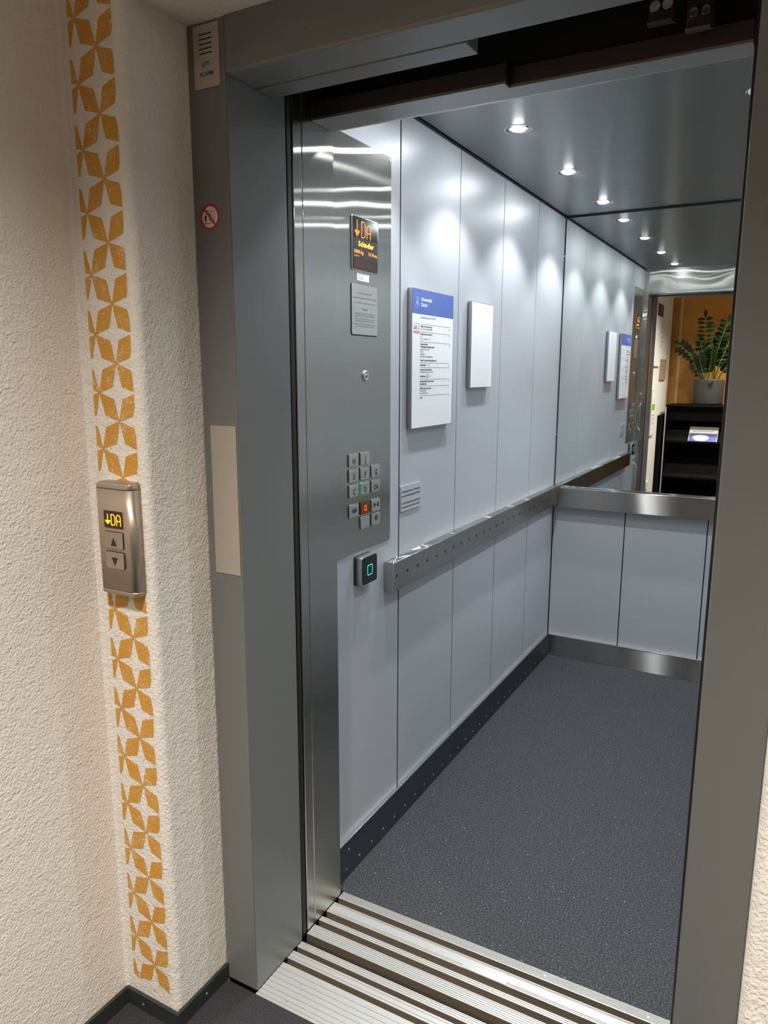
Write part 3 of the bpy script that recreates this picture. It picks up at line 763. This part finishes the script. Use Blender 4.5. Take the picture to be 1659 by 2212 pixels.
# ------------------------------------------------------------------ car operating panel
def cop():
    W0 = 0.0028
    F = FX(0.0); FS = FX(W0)
    t = thing('car_operating_panel', 'tall brushed steel lift button panel with orange floor display', 'button panel', (0.0, 0.21, 0.9525))
    MB().rrect(0.038, 0.3735, 0.9530, 2.0135, 0.006, 0.0, W0, F, bev=0.0006).build('faceplate', 'steel_side', t)
    for u, v in ((0.3655, 2.0040), (0.3655, 1.545), (0.3655, 0.9630), (0.0480, 0.9630)):
        MB().disc(u, v, 0.0035, -0.0005, 0.001, FS, n=14, bev=0.0003).build('screw', 'chrome', t)
    # display
    d = MB(); d.rrect(0.1595, 0.2935, 1.6995, 1.8325, 0.006, 0, 0.0035, FS, bev=0.001); disp = d.build('display', 'chrome', t)
    MB().rrect(0.1635, 0.2910, 1.7015, 1.8300, 0.005, 0.003, 0.0040, FS).build('screen', 'screen', disp)
    FD = FX(W0 + 0.0040)
    MB().rrect(0.1650, 0.2900, 1.7265, 1.7790, 0.001, 0, 0.0002, FD).build('printed_band', 'screen_grey', disp)
    MB().rrect(0.1680, 0.2860, 1.7035, 1.7255, 0.001, 0, 0.0002, FD).build('sensor_window', 'screen_brown', disp)
    for q in (('v', 0.1742, 1.7830, 0.0200, 0.0385), ('D', 0.2060, 1.7825, 0.0185, 0.0380), ('A', 0.2335, 1.7825, 0.0185, 0.0335)):
        x = MB(); dots(x, *q, FD, 0.0004, 0.00125); x.build('lit_character', 'led', disp)
    x = MB(); #, 1.7830, 0.0200, 0.0385, FD, 0.0004, 0.00125); dots(x, 'D', 0.2060, 1.7825, 0.0185, 0.0380, FD, 0.0004, 0.00125); dots(x, 'A', 0.2335, 1.7825, 0.0185, 0.0335, FD, 0.0004, 0.00125)
    x.text('1000 kg', 0.1700, 1.7415, 0.0088, FD, bold=0.0001, w=0.0004, width=0.0455); x.build('lit_load', 'led', disp); x = MB(); x.text('13 Pers.', 0.2890, 1.7415, 0.0088, FD, align='RIGHT', bold=0.0001, w=0.0004, width=0.046)
    x.build('lit_persons', 'led', disp)
    x = MB(); x.text('Schindler', 0.1905, 1.7600, 0.0125, FD, bold=0.0003, w=0.0004, width=0.079); x.build('lit_maker_name', 'led_yellow', disp)
    x = MB(); x.rrect(0.1700, 0.1945, 1.7340, 1.7358, 0.0005, 0, 0.0004, FD); x.build('red_bar', 'led_red', disp)
    # sticker
    s_ = MB().rrect(0.1900, 0.2510, 1.6755, 1.6950, 0.001, 0, 0.0004, FS).build('address_sticker', 'white', t)
    x = MB()
    for k, (s__, wd) in enumerate((('Schindler Aufzüge AG', 0.040), ('Eigerstrasse 6', 0.026), ('CH-6030 Ebikon', 0.030))):
        x.text(s__, 0.1940, 1.6898 - k * 0.0052, 0.0030, FS, w=0.0006, width=wd)
    x.build('lettering', 'ink_soft', s_)
    # engraved notice plate
    n_ = MB(); n_.rrect(0.1570, 0.2935, 1.5355, 1.6670, 0.006, 0, 0.0010, FS); npl = n_.build('notice_plate', 'rubber', t)
    MB().rrect(0.1600, 0.2925, 1.5385, 1.6660, 0.005, 0.0008, 0.0022, FS).build('plate_face', 'steel_plain', npl)
    x = MB()
    for s__, z, wd, cp in (("Benützung im Brandfall verboten", 1.6420, 0.074, 0.0042), ("L'utilisation de l'ascenseur est interdite en cas d'incendie", 1.6300, 0.119, 0.0042),
                       ("In caso d'incendio è vietato utilizzare l'ascensore", 1.6180, 0.107, 0.0042), ("Notruf", 1.6010, 0.024, 0.0062),
                       ("Nach Betätigen der Alarmtaste wird automatisch eine", 1.5905, 0.107, 0.0036), ("Sprechverbindung zur Einsatzzentrale aufgebaut.", 1.5852, 0.101, 0.0036),
                       ("En appuyant sur le bouton d'alarme, vous serez mis", 1.5772, 0.107, 0.0036), ("automatiquement en liaison avec la centrale.", 1.5720, 0.101, 0.0036),
                       ("Premendo il tasto d'allarme viene stabilito il collegamento", 1.5640, 0.118, 0.0036), ("con la centrale operativa di pronto intervento.", 1.5588, 0.099, 0.0036)):
        x.text(s__, 0.2262, z, cp, FS, align='CENTER', w=0.0026, width=wd)
    x.build('lettering', 'ink_soft', npl)
    # key switch
    k = MB(); k.lathe([(0.0, 0.006), (0.0035, 0.006), (0.004, 0.0035), (0.0085, 0.0040), (0.0115, 0.0052), (0.0140, 0.0040), (0.0145, 0.0)][::-1], frame((W0, 0.2290, 1.4320), (0, 1, 0), (0, 0, 1)), 32)
    ks = k.build('key_switch', 'steel_plain', t)
    MB().rrect(0.2283, 0.2297, 1.4280, 1.4360, 0.0005, 0.006, 0.0066, FS, seg=2).build('keyhole', 'rubber', ks)
    # buttons
    cols = (0.1385, 0.1978, 0.2578)
    bw, bh = 0.0470, 0.0345
    rows_ = {'H': (0, 1.1940), 'J': (1, 1.1935), 'E': (0, 1.1525), 'F': (1, 1.1520), 'G': (2, 1.1520), 'C': (0, 1.1112), 'D': (1, 1.1105), 'DA': (2, 1.1100),
            'open': (0, 1.0568), 'alarm': (1, 1.0560), 'close': (2, 1.0545), 'blank': (1, 1.0150), 'key': (2, 1.0148)}
    for key, (ci, z0) in rows_.items():
        u0 = cols[ci]; u1 = u0 + bw; z1 = z0 + bh
        h0 = 0.0045
        MB().rrect(u0 - 0.0012, u1 + 0.0008, z0 - 0.0014, z1 + 0.0008, 0.003, 0, 0.0006, FS).build('button_shadow_gap', 'rubber', t)
        if key == 'D':
            MB().rrect(u0 - 0.0035, u1 + 0.0020, z0 - 0.0025, z1 + 0.0025, 0.004, 0.0, 0.0022, FS, bev=0.0005).build('lit_rim', 'green_rim', t)
        nm = {'blank': 'button_blank', 'key': 'key_button'}.get(key, 'floor_button' if len(key) <= 2 else 'function_button')
        b_ = MB().rrect(u0, u1, z0, z1, 0.0025, 0.0, h0, FS, bev=0.0010).build(nm, 'alarm_face' if key == 'alarm' else 'steel_plain', t)
        if key not in ('blank', 'alarm', 'key'):
            MB().rrect(u0 + 0.004, u1 - 0.004, z1 - 0.0078, z1 - 0.0060, 0.0008, h0 - 0.0005, h0 + 0.0006, FS, seg=3).build('ridge', 'steel_plain', b_)
        uc = (u0 + u1) / 2 + 0.001; wl_ = h0 + 0.0004; zc = z0 + 0.0045
        x = MB(); mm = 'ink'
        if len(key) <= 2:
            x.text(key, uc, zc + 0.001, 0.0155, FS, align='CENTER', w=wl_, xs=0.85, bold=0.0005)
        elif key == 'open':
            c_ = z0 + 0.0160
            x.add([FS @ Vector((p[0], p[1], wl_)) for p in ((uc - 0.0145, c_), (uc - 0.0015, c_ - 0.0078), (uc - 0.0015, c_ + 0.0078))], [(0, 1, 2)])
            x.add([FS @ Vector((p[0], p[1], wl_)) for p in ((uc + 0.0145, c_), (uc + 0.0015, c_ + 0.0078), (uc + 0.0015, c_ - 0.0078))], [(0, 1, 2)])
        elif key == 'close':
            c_ = z0 + 0.0170
            x.add([FS @ Vector((p[0], p[1], wl_)) for p in ((uc - 0.0140, c_ + 0.0078), (uc - 0.0140, c_ - 0.0078), (uc - 0.0010, c_))], [(0, 1, 2)])
            x.add([FS @ Vector((p[0], p[1], wl_)) for p in ((uc + 0.0140, c_ - 0.0078), (uc + 0.0140, c_ + 0.0078), (uc + 0.0010, c_))], [(0, 1, 2)])
        elif key == 'alarm':
            mm = 'led_red'; c_ = z0 + 0.0150
            out = [(-0.0085, -0.0065), (0.0085, -0.0065), (0.0060, -0.0035)] + [(0.0055 * math.cos(a), 0.0035 + 0.0055 * math.sin(a)) for a in [q * math.pi / 8 for q in range(9)]] + [(-0.0060, -0.0035)]
            inn = [(p[0] * 0.66, (p[1] + 0.0005) * 0.66) for p in out]
            x.ring([(uc + p[0], c_ + p[1]) for p in inn], [(uc + p[0], c_ + p[1]) for p in out], wl_, FS)
        elif key == 'key':
            x.disc(uc, z0 + 0.019, 0.0082, wl_ - 0.0003, wl_ + 0.0002, FS, n=20)
        if key == 'blank': x.bm.free(); continue
        x.build('keyhole' if key == 'key' else 'legend', mm, b_)
        if key == 'key':
            MB().disc(uc, z0 + 0.017, 0.0035, wl_, wl_ + 0.0004, FS, n=12).build('lock_core', 'chrome', b_)
cop()

# card reader
F = FX(0.0)
t = thing('card_reader', 'black faced card reader with a glowing teal square, under the button panel', 'card reader', (0.0, 0.215, 0.861))
MB().rrect(0.1690, 0.2530, 0.8600, 0.9415, 0.006, 0.0, 0.007, F).build('back_plate', 'rubber', t)
MB().rrect(0.1700, 0.2525, 0.8615, 0.9410, 0.007, 0.007, 0.0260, F, bev=0.001).build('housing', 'reader_side', t)
fc = MB().rrect(0.1722, 0.2505, 0.8635, 0.9390, 0.006, 0.025, 0.0280, F, bev=0.0008).build('face', 'reader_face', t)
x = MB(); x.ring(rr(0.1985, 0.2225, 0.8878, 0.9132, 0.003, 5), rr(0.1965, 0.2245, 0.8858, 0.9152, 0.0045, 5), 0.0284, F); x.build('glowing_square', 'teal', fc)
x = MB(); x.line(0.2290, 0.2470, 0.9335, 0.0007, F, w=0.0284); x.build('fine_mark', 'ink_soft', fc)

# emergency notice plate
t = thing('emergency_notice_plate', 'small silver plate with four lines of emergency instructions, beside the button panel', 'sign', (0.0, 0.505, 1.022))
MB().rrect(0.4392, 0.5765, 1.0225, 1.1010, 0.001, 0, 0.0040, F, bev=0.0005).build('plate', 'laminate', t)
x = MB()
for s__, z, wd in (('Im Notfall bitte Knopf min. 5 Sekunden für', 1.0805, 0.1265), ('eine Sprechverbindung gedrückt halten', 1.0675, 0.1265), ('In case of emergency please press the button', 1.0455, 0.1265), ('for emergency call, at least 5 seconds', 1.0330, 0.1255)):
    x.text(s__, 0.4440, z, 0.0052, F, w=0.0044, width=wd, bold=0.0002)
x.build('lettering', 'ink', t)

# directory sign
def directory():
    Wd = 0.018; FS = FX(Wd)
    t = thing('directory_sign', 'white building directory sign with blue university header on the cabin wall', 'sign', (0.0, 0.62, 1.272))
    b = MB(); b.rrect(0.4755, 0.7745, 1.2720, 1.6840, 0.001, 0.003, Wd, FX(0.0), bev=0.0006); b.build('frame', 'alu_frame', t)
    MB().rrect(0.4785, 0.7715, 1.2745, 1.6820, 0.0008, Wd - 0.001, Wd + 0.0006, FX(0.0)).build('white_sheet', 'white', t)
    MB().rrect(0.4785, 0.7715, 1.6125, 1.6820, 0.0005, Wd, Wd + 0.0009, FX(0.0)).build('blue_header', 'blue', t)
    x = MB(); w = 0.0014
    x.text('Universität', 0.5335, 1.6512, 0.0102, FS, w=w, bold=0.00035, width=0.0735)
    x.text('Zürich', 0.5325, 1.6350, 0.0102, FS, w=w, bold=0.00035, width=0.0415)
    x.text('UZH', 0.5755, 1.6405, 0.0034, FS, w=w, width=0.0085)
    x.build('header_lettering', 'ink_white', t)
    # seal
    n = 36; cc = (0.5072, 1.6485); c = lambda r: [(cc[0] + r * math.cos(2 * math.pi * i / n), cc[1] + r * math.sin(2 * math.pi * i / n)) for i in range(n)]
    x = MB(); x.ring(c(0.0196), c(0.0206), w, FS); x.line(cc[0] - 0.0165, cc[0] + 0.0165, cc[1] - 0.0095, 0.0009, FS, w)
    for u in (-0.0055, 0.0055):
        x.add([FS @ Vector((cc[0] + p[0] + u, cc[1] + p[1], w)) for p in ((-0.0022, 0.001), (0.0022, 0.001), (0.0022, 0.0105), (0.0, 0.0150), (-0.0022, 0.0105))], [(0, 1, 2, 3, 4)])
    x.add([FS @ Vector((cc[0] + p[0], cc[1] + p[1], w)) for p in ((-0.0075, -0.0085), (0.0075, -0.0085), (0.0062, 0.0005), (-0.0062, 0.0005))], [(0, 1, 2, 3)])
    x.add([FS @ Vector((cc[0] + p[0], cc[1] + p[1], w)) for p in ((-0.0028, -0.0170), (0.0028, -0.0170), (0.0028, -0.0120), (-0.0028, -0.0120))], [(0, 1, 2, 3)])
    x.build('seal', 'ink_pale_blue', t)
    w = 0.0010
    y = MB(); y.text('Stampfenbachstrasse 73/75/77B', 0.5315, 1.6005, 0.0068, FS, w=w, width=0.104); y.build('address_lettering', 'ink_soft', t)
    x = MB(); x.text('Lift 2', 0.4862, 1.5672, 0.0125, FS, w=w, width=0.0365); x.line(0.4858, 0.5257, 1.5840, 0.0008, FS, w); x.build('lift_number', 'ink', t)
    SEC = [(1.5836, [('Healthy Longevity Center (HLC)', 1.5752, .082, 1), ('Zentrum für Gerontologie (ZfG)', 1.5678, .082, 0)], ('J', '4.OG', 1.5738)),
           (1.5610, [('Healthy Longevity Center (HLC)', 1.5528, .082, 1)], ('H', '3.OG', 1.5530)),
           (1.5318, [('Executive Education', 1.5232, .053, 1), ('Wirtschaftswissenschaftliche Fakultät', 1.5155, .099, 1), ('Business Administration', 1.5080, .064, 0), ('Finance', 1.5008, .021, 0),
                     ('Informatics', 1.4938, .030, 0), ('Real Estate & Urban Management', 1.4866, .088, 0), ('Center for Urban & Real Estate Management', 1.4752, .117, 1)], ('G', '2.OG', 1.5228)),
           (1.4698, [('Sitzungszimmer', 1.4612, .042, 1)], ('F', '1.OG', 1.4602)),
           (1.4562, [('Zentrum für Gerontologie (ZfG)', 1.4472, .080, 1), ('Beratungsstelle Leben im Alter (LiA)', 1.4403, .090, 0), ('Aufenthaltsraum', 1.4276, .043, 1)], ('E', 'EG', 1.4468)),
           (1.4205, [('Abteilung Equality, Diversity, Inclusion', 1.4122, .099, 1), ('Sustainability Hub', 1.4042, .047, 1)], ('Da', 'ZG', 1.4122)),
           (1.3996, [('Healthy Longevity Center (HLC)', 1.3908, .080, 1), ('Innovation Atelier', 1.3835, .045, 0), ('HLC - InnoQuarter Café', 1.3765, .054, 0)], ('D', '1.UG', 1.3910)),
           (1.3712, [('Archiv', 1.3625, .016, 1)], ('C', '2.UG', 1.3628))]
    for k, (zl, items, (fa, fb, fz)) in enumerate(SEC):
        x = MB(); x.line(0.5305, 0.7480, zl, 0.0008, FS, w)
        for s__, z, wd, bo in items: x.text(s__, 0.5315, z, 0.0046, FS, w=w, width=wd, bold=0.00022 if bo else 0.00005)
        x.text(fa, 0.7125, fz, 0.0046, FS, w=w, align='CENTER', xs=.7, bold=0.00005); x.text(fb, 0.7490, fz, 0.0046, FS, w=w, align='RIGHT', xs=.7, bold=0.00005)
        if k == 1:
            x.ring(rr(0.5315, 0.5432, 1.5370, 1.5475, .0005, 1), rr(0.5308, 0.5439, 1.5363, 1.5482, .0008, 1), w, FS)
            x.text('F', 0.5348, 1.5388, 0.007, FS, w=w, xs=.8); x.text('Sanitätsraum  H 23', 0.5485, 1.5388, 0.0046, FS, w=w, width=.052)
        if k == 3: x.text('F 09', 0.588, 1.4612, 0.0046, FS, w=w, width=.011)
        if k == 4:
            x.ring(rr(0.5795, 0.5880, 1.4262, 1.4345, .0005, 1), rr(0.5780, 0.5895, 1.4248, 1.4360, .0008, 1), w, FS)
            x.text('E 23', 0.596, 1.4276, 0.0046, FS, w=w, width=.012)
        x.build('directory_entry', 'ink', t)
    tg = MB().rrect(0.4860, 0.5255, 1.5560, 1.5628, 0.0005, 0.0006, 0.0010, FS).build('red_tag', 'pink', t)
    x = MB(); x.text('STANDORT D', 0.5057, 1.5575, 0.0036, FS, align='CENTER', w=0.0013, width=0.029); x.build('tag_lettering', 'ink_white', tg)
directory()
t = thing('blank_notice_frame', 'narrow blank white notice in an aluminium frame, next to the directory sign', 'sign', (0.0, 1.033, 1.388))
MB().rrect(0.9310, 1.1360, 1.3870, 1.6830, 0.001, 0.003, 0.018, F, bev=0.0006).build('frame', 'alu_frame', t)
MB().rrect(0.9335, 1.1335, 1.3890, 1.6810, 0.0008, 0.017, 0.0187, F).build('white_sheet', 'white', t)

# ------------------------------------------------------------------ hall behind the camera (seen in the mirror)
FA = FX(XA)
t = thing('hall_directory_board', 'tall white directory board with purple top on the plaster wall, seen in the mirror', 'sign', (XA, -1.97, 1.45))
MB().rrect(-2.125, -1.80, 1.5, 2.085, 0.002, 0, 0.016, FA).build('board', 'white_hall', t)
MB().rrect(-2.123, -1.802, 1.968, 2.083, 0.001, 0.016, 0.0168, FA).build('purple_header', 'lilac', t)
for k, z in enumerate((1.90, 1.86, 1.82, 1.775, 1.73, 1.69, 1.64)):
    x = MB(); x.text(('Lift 1', 'Lift 2', 'Etage D', 'Etage E', 'Etage F', 'Etage G', 'H')[k], -2.10, z, 0.014, FA, w=0.0172, bold=0.0008); x.build('entry_lettering', 'ink', t)
x = MB(); x.text('Universität', -2.10, 2.03, 0.016, FA, w=0.0172); x.text('Zürich', -2.10, 2.0, 0.016, FA, w=0.0172); x.build('header_lettering', 'ink_pale_blue', t)
tag(MB().rrect(-2.55, -2.217, 1.364, 1.572, 0.002, 0, 0.012, FA, bev=0.001).build('wall_plate', 'taupe'), 'taupe rectangular wall plate on the plaster near the ochre wall, seen in the mirror', 'plate')
t = thing('evacuation_plan', 'white framed escape plan with a green band on the plaster wall, seen in the mirror', 'sign', (XA, -1.93, 0.83))
MB().rrect(-2.02, -1.83, 0.83, 1.277, 0.002, 0, 0.012, FA).build('frame', 'edge_grey', t)
MB().rrect(-2.01, -1.84, 0.84, 1.267, 0.001, 0.012, 0.013, FA).build('sheet', 'white_hall', t)
MB().rrect(-2.005, -1.845, 1.078, 1.138, 0.001, 0.013, 0.0135, FA).build('green_band', 'green_sign', t)
x = MB(); x.ring(rr(-1.98, -1.87, 0.95, 1.03, .002, 1), rr(-1.985, -1.865, 0.945, 1.035, .003, 1), 0.0135, FA); x.line(-1.98, -1.87, 0.99, 0.004, FA, 0.0135); x.build('plan_drawing', 'ink_soft', t)
t = thing('wall_socket', 'white wall socket low on the plaster wall, seen in the mirror', 'socket', (XA, -1.90, 0.31))
MB().rrect(-1.94, -1.86, 0.305, 0.385, 0.006, 0, 0.010, FA, bev=0.002).build('cover', 'white_hall', t)
MB().disc(-1.90, 0.345, 0.022, 0.0095, 0.0102, FA).build('socket_well', 'edge_grey', t)

# black cabinet side by the wall
t = thing('low_black_cabinet', 'narrow black cabinet against the plaster beside the display rack, seen in the mirror', 'cabinet', (-0.193, -2.48, 0))
MB().box((-0.211, -2.68, 0.0), (-0.178, -2.285, 1.002), bev=0.002).build('body', 'black', t)
MB().box((-0.211, -2.68, 1.002), (-0.176, -2.283, 1.010), bev=0.001).build('top', 'black_sheet', t)

# display rack
t = thing('display_rack', 'tall black brochure rack with sloping shelves against the ochre wall, seen in the mirror', 'rack', (0.38, -2.66, 0))
X0, X1, YFr, YBk = -0.158, 0.92, -2.42, -2.90
for x0 in (X0, X1 - 0.018):
    sd = MB(); sd.box((x0, YBk, 0.0), (x0 + 0.018, YFr, 1.098), bev=0.001); sd = sd.build('side_panel', 'black', t)
    MB().box((x0 - 0.0012, YFr - 0.001, 0.0), (x0 + 0.010, YFr + 0.0015, 1.100)).build('pale_edge', 'edge_grey', sd)
MB().box((X0, YBk, 1.096), (X1, YFr + 0.004, 1.114), bev=0.003).build('top', 'black_sheet', t)
MB().box((X0 + 0.018, YBk, 0.02), (X1 - 0.018, YBk + 0.012, 1.096)).build('back_panel', 'black', t)
MB().box((X0 + 0.018, YFr - 0.05, 0.955), (X1 - 0.018, YFr - 0.04, 1.096), bev=0.001).build('fascia', 'black', t)
SL = []
for zf, zb in ((0.742, 0.955), (0.372, 0.585), (0.02, 0.215)):
    G2 = frame((0, 0, 0), (0, 1, 0), (0, 0, 1))
    a = (YFr - 0.004, zf); b_ = (YFr - 0.20, zb)
    d = (Vector(b_) - Vector(a)).normalized(); n2 = Vector((d.y, -d.x))
    n2 = n2 if n2.y > 0 else -n2
    pts = [a, (a[0] - n2.x * .01, a[1] - n2.y * .01), (b_[0] - n2.x * .01, b_[1] - n2.y * .01), b_]
    sh = MB(); sh.prism(pts, X0 + 0.018, X1 - 0.018, G2, smooth=False); sh = sh.build('sloping_shelf', 'black_sheet', t, autosmooth=True)
    MB().box((X0 + 0.018, YFr - 0.004, zf - 0.010), (X1 - 0.018, YFr + 0.003, zf + 0.012), bev=0.001).build('lip', 'black', sh)
    SL.append((Vector((0, a[0], a[1])), Vector((0, d.x, d.y))))
# leaflets on the upper slope
o_, d_ = SL[0]
FL = frame((0.215, o_.y - 0.006, o_.z + 0.002), (-1, 0, 0), d_)
FL = Matrix.Translation(Vector((0, 0.004, 0.004))) @ FL
t = thing('brochure', 'white and blue brochure on the sloping shelf of the black rack, in the mirror', 'brochure', (0.215, o_.y, o_.z + 0.01))
MB().rrect(-0.136, 0.136, 0.0, 0.190, 0.001, 0.0, 0.006, FL).build('cover', 'white_hall', t)
MB().rrect(-0.132, 0.132, 0.0, 0.105, 0.001, 0.006, 0.0066, FL).build('blue_panel', 'leaflet_blue', t)
x = MB(); x.prism([(0.02 + 0.075 * math.cos(a) * (1 + .08 * math.sin(3 * a)), 0.045 + 0.042 * math.sin(a) * (1 + .08 * math.cos(2 * a))) for a in [i * math.pi / 14 for i in range(28)]], 0.0066, 0.0072, FL); x.build('white_blob', 'white_hall', t)
x = MB(); x.text('für', 0.020, 0.160, 0.016, FL, w=0.0068, align='LEFT'); x.text('Weiterbildung', -0.10, 0.128, 0.016, FL, w=0.0068, width=0.20); x.text('Die Lösung', 0.02, 0.042, 0.011, FL, w=0.0076, align='CENTER'); x.build('lettering', 'ink', t)

# potted plant
px, py, pz = 0.215, -2.66, 1.114
t = thing('potted_plant', 'dark green zamioculcas in a plain grey pot on the black rack, seen in the mirror', 'plant', (px, py, pz))
FP = frame((px, py, pz), (1, 0, 0), (0, 1, 0))
MB().lathe([(0.0, 0.0), (0.125, 0.0), (0.136, 0.006), (0.142, 0.022), (0.147, 0.25), (0.148, 0.256), (0.142, 0.258), (0.138, 0.252), (0.134, 0.21)], FP, 48).build('pot', 'pot', t, autosmooth=True)
MB().lathe([(0.1355, 0.225), (0.06, 0.232), (0.0, 0.235)], FP, 32).build('soil', 'soil', t)
def leaf(mb, base, d, up, L, Wd):
    d = d.normalized(); s_ = d.cross(up).normalized(); n_ = s_.cross(d).normalized()
    prof = [(0, 0), (0.12, 0.45), (0.32, 0.92), (0.52, 1.0), (0.74, 0.72), (0.90, 0.32), (1.0, 0.0)]
    mid = [mb.bm.verts.new(base + d * L * a - n_ * 0.10 * L * a * a) for a, _ in prof]
    for sg in (1, -1):
        ed = [mb.bm.verts.new(base + d * L * a - n_ * 0.10 * L * a * a + s_ * sg * Wd * wv / 2 + n_ * Wd * 0.14 * wv) for a, wv in prof[1:-1]]
        ch = [mid[0]] + ed + [mid[-1]]
        for i in range(len(prof) - 1):
            vs = [mid[i], mid[i + 1], ch[i + 1], ch[i]]
            uq = []
            for q in vs:
                if q not in uq: uq.append(q)
            if len(uq) >= 3:
                try: f = mb.bm.faces.new(uq if sg > 0 else uq[::-1]); f.smooth = True; f.material_index = 0
                except ValueError: pass
def frond(p0, p1, p2, n, L, Wd, side, start=0.3, lift=0.35, tw=0.0):
    P0, P1, P2 = Vector(p0), Vector(p1), Vector(p2)
    B = lambda s_: P0 * (1 - s_) ** 2 + P1 * 2 * s_ * (1 - s_) + P2 * s_ ** 2
    pts = [B(i / 14) for i in range(15)]
    mb = MB(); mb.tube(pts, 0.0065, 0.0022, 7, mi=1)
    side = Vector(side).normalized()
    for i in range(n):
        s_ = start + (1 - start) * (i + 0.5) / n
        c_ = B(s_); tg = (B(min(1, s_ + .03)) - B(s_ - .03)).normalized()
        k = math.sin(math.pi * min(1, 0.25 + 0.75 * (1 - (s_ - start) / (1 - start)) )) * 0.35 + 0.65
        for sg in (1, -1):
            ang = random.uniform(-.18, .18) + tw
            dd = (side * sg * math.cos(ang) + side.cross(tg) * sg * math.sin(ang) + tg * (lift + random.uniform(-.1, .1)))
            leaf(mb, c_ + tg * random.uniform(-.006, .006), dd, tg.cross(side) + Vector((0, 0.2, 0.4)), L * k * random.uniform(.88, 1.1), Wd * random.uniform(.85, 1.15))
    leaf(mb, B(1.0), (B(1.0) - B(.95)), Vector((0, 0.6, 0.6)), L * .9, Wd)
    mb.build('frond', ['leaf', 'stem'], t)
zs_ = pz + 0.23
frond((0.175, py, zs_), (0.155, py + .03, 1.72), (0.135, py + .05, 1.985), 9, 0.095, 0.032, (1, 0.25, 0), 0.38, 0.08)
frond((0.155, py + .02, zs_), (0.10, py + .05, 1.58), (-0.085, py + .06, 1.715), 5, 0.095, 0.050, (0.4, 0.2, 0.8), 0.50, 0.35)
frond((0.165, py + .01, zs_), (0.150, py + .02, 1.55), (0.105, py + .03, 1.735), 9, 0.080, 0.026, (1, 0.2, 0.1), 0.35, 0.55)
frond((0.235, py, zs_), (0.25, py + .04, 1.66), (0.345, py + .05, 1.93), 10, 0.100, 0.044, (0.9, 0.35, -0.2), 0.32, 0.40)
frond((0.26, py + .02, zs_), (0.30, py + .05, 1.60), (0.385, py + .05, 1.76), 8, 0.100, 0.046, (0.7, 0.5, -0.3), 0.30, 0.45)
frond((0.20, py + .05, zs_), (0.23, py + .10, 1.52), (0.225, py + .09, 1.66), 9, 0.080, 0.038, (0.8, 0.5, 0.1), 0.28, 0.4)
frond((0.14, py - .02, zs_), (0.10, py + .01, 1.46), (0.055, py, 1.53), 6, 0.070, 0.030, (0.7, 0.3, 0.5), 0.30, 0.4)
frond((0.18, py + .04, zs_), (0.13, py + .09, 1.50), (0.11, py + .08, 1.60), 7, 0.078, 0.040, (0.8, 0.6, 0.2), 0.28, 0.45)
frond((0.28, py - .02, zs_), (0.36, py + .02, 1.52), (0.43, py, 1.62), 8, 0.080, 0.038, (0.5, 0.5, -0.5), 0.28, 0.45)
frond((0.25, py - .05, zs_), (0.24, py - .08, 1.60), (0.28, py - .08, 1.82), 11, 0.085, 0.036, (0.9, 0.2, -0.1), 0.30, 0.42)
# one drooping leaf over the pot rim
mb = MB(); leaf(mb, Vector((0.235, py + .135, zs_ + 0.03)), Vector((0.15, 0.25, -0.9)), Vector((0, 1, 0.2)), 0.085, 0.048); mb.build('drooping_leaf', 'leaf', t)

# hall ceiling downlights
hall = bpy.data.lights.new('hall_spot', 'SPOT'); hall.energy = HALL_SPOT_W; hall.color = HALL_COL
hall.spot_size = math.radians(120); hall.spot_blend = 1.0; hall.shadow_soft_size = 0.05
hp = ['in the middle of the hall', 'over the brochure rack', 'away to the side past the lift']
for k, (x, y) in enumerate(HALL_SPOTS):
    t = thing('hall_downlight', 'round warm recessed hall downlight ' + hp[k], 'downlight', (x, y, HALL_H), group='warm hall downlights')
    Fd = frame((x, y, HALL_H), (1, 0, 0), (0, -1, 0))
    MB().lathe([(0.060, 0.001), (0.078, 0.003), (0.080, 0.0)][::-1], Fd, 32).build('ring', 'white_hall', t)
    MB().disc(0, 0, 0.060, 0.0005, 0.0012, Fd, n=28).build('lamp_disc', 'lamp_hall', t)
    lo = bpy.data.objects.new('hall_spot_light', hall); C.objects.link(lo); lo.location = (0, 0, -0.02); lo.parent = t
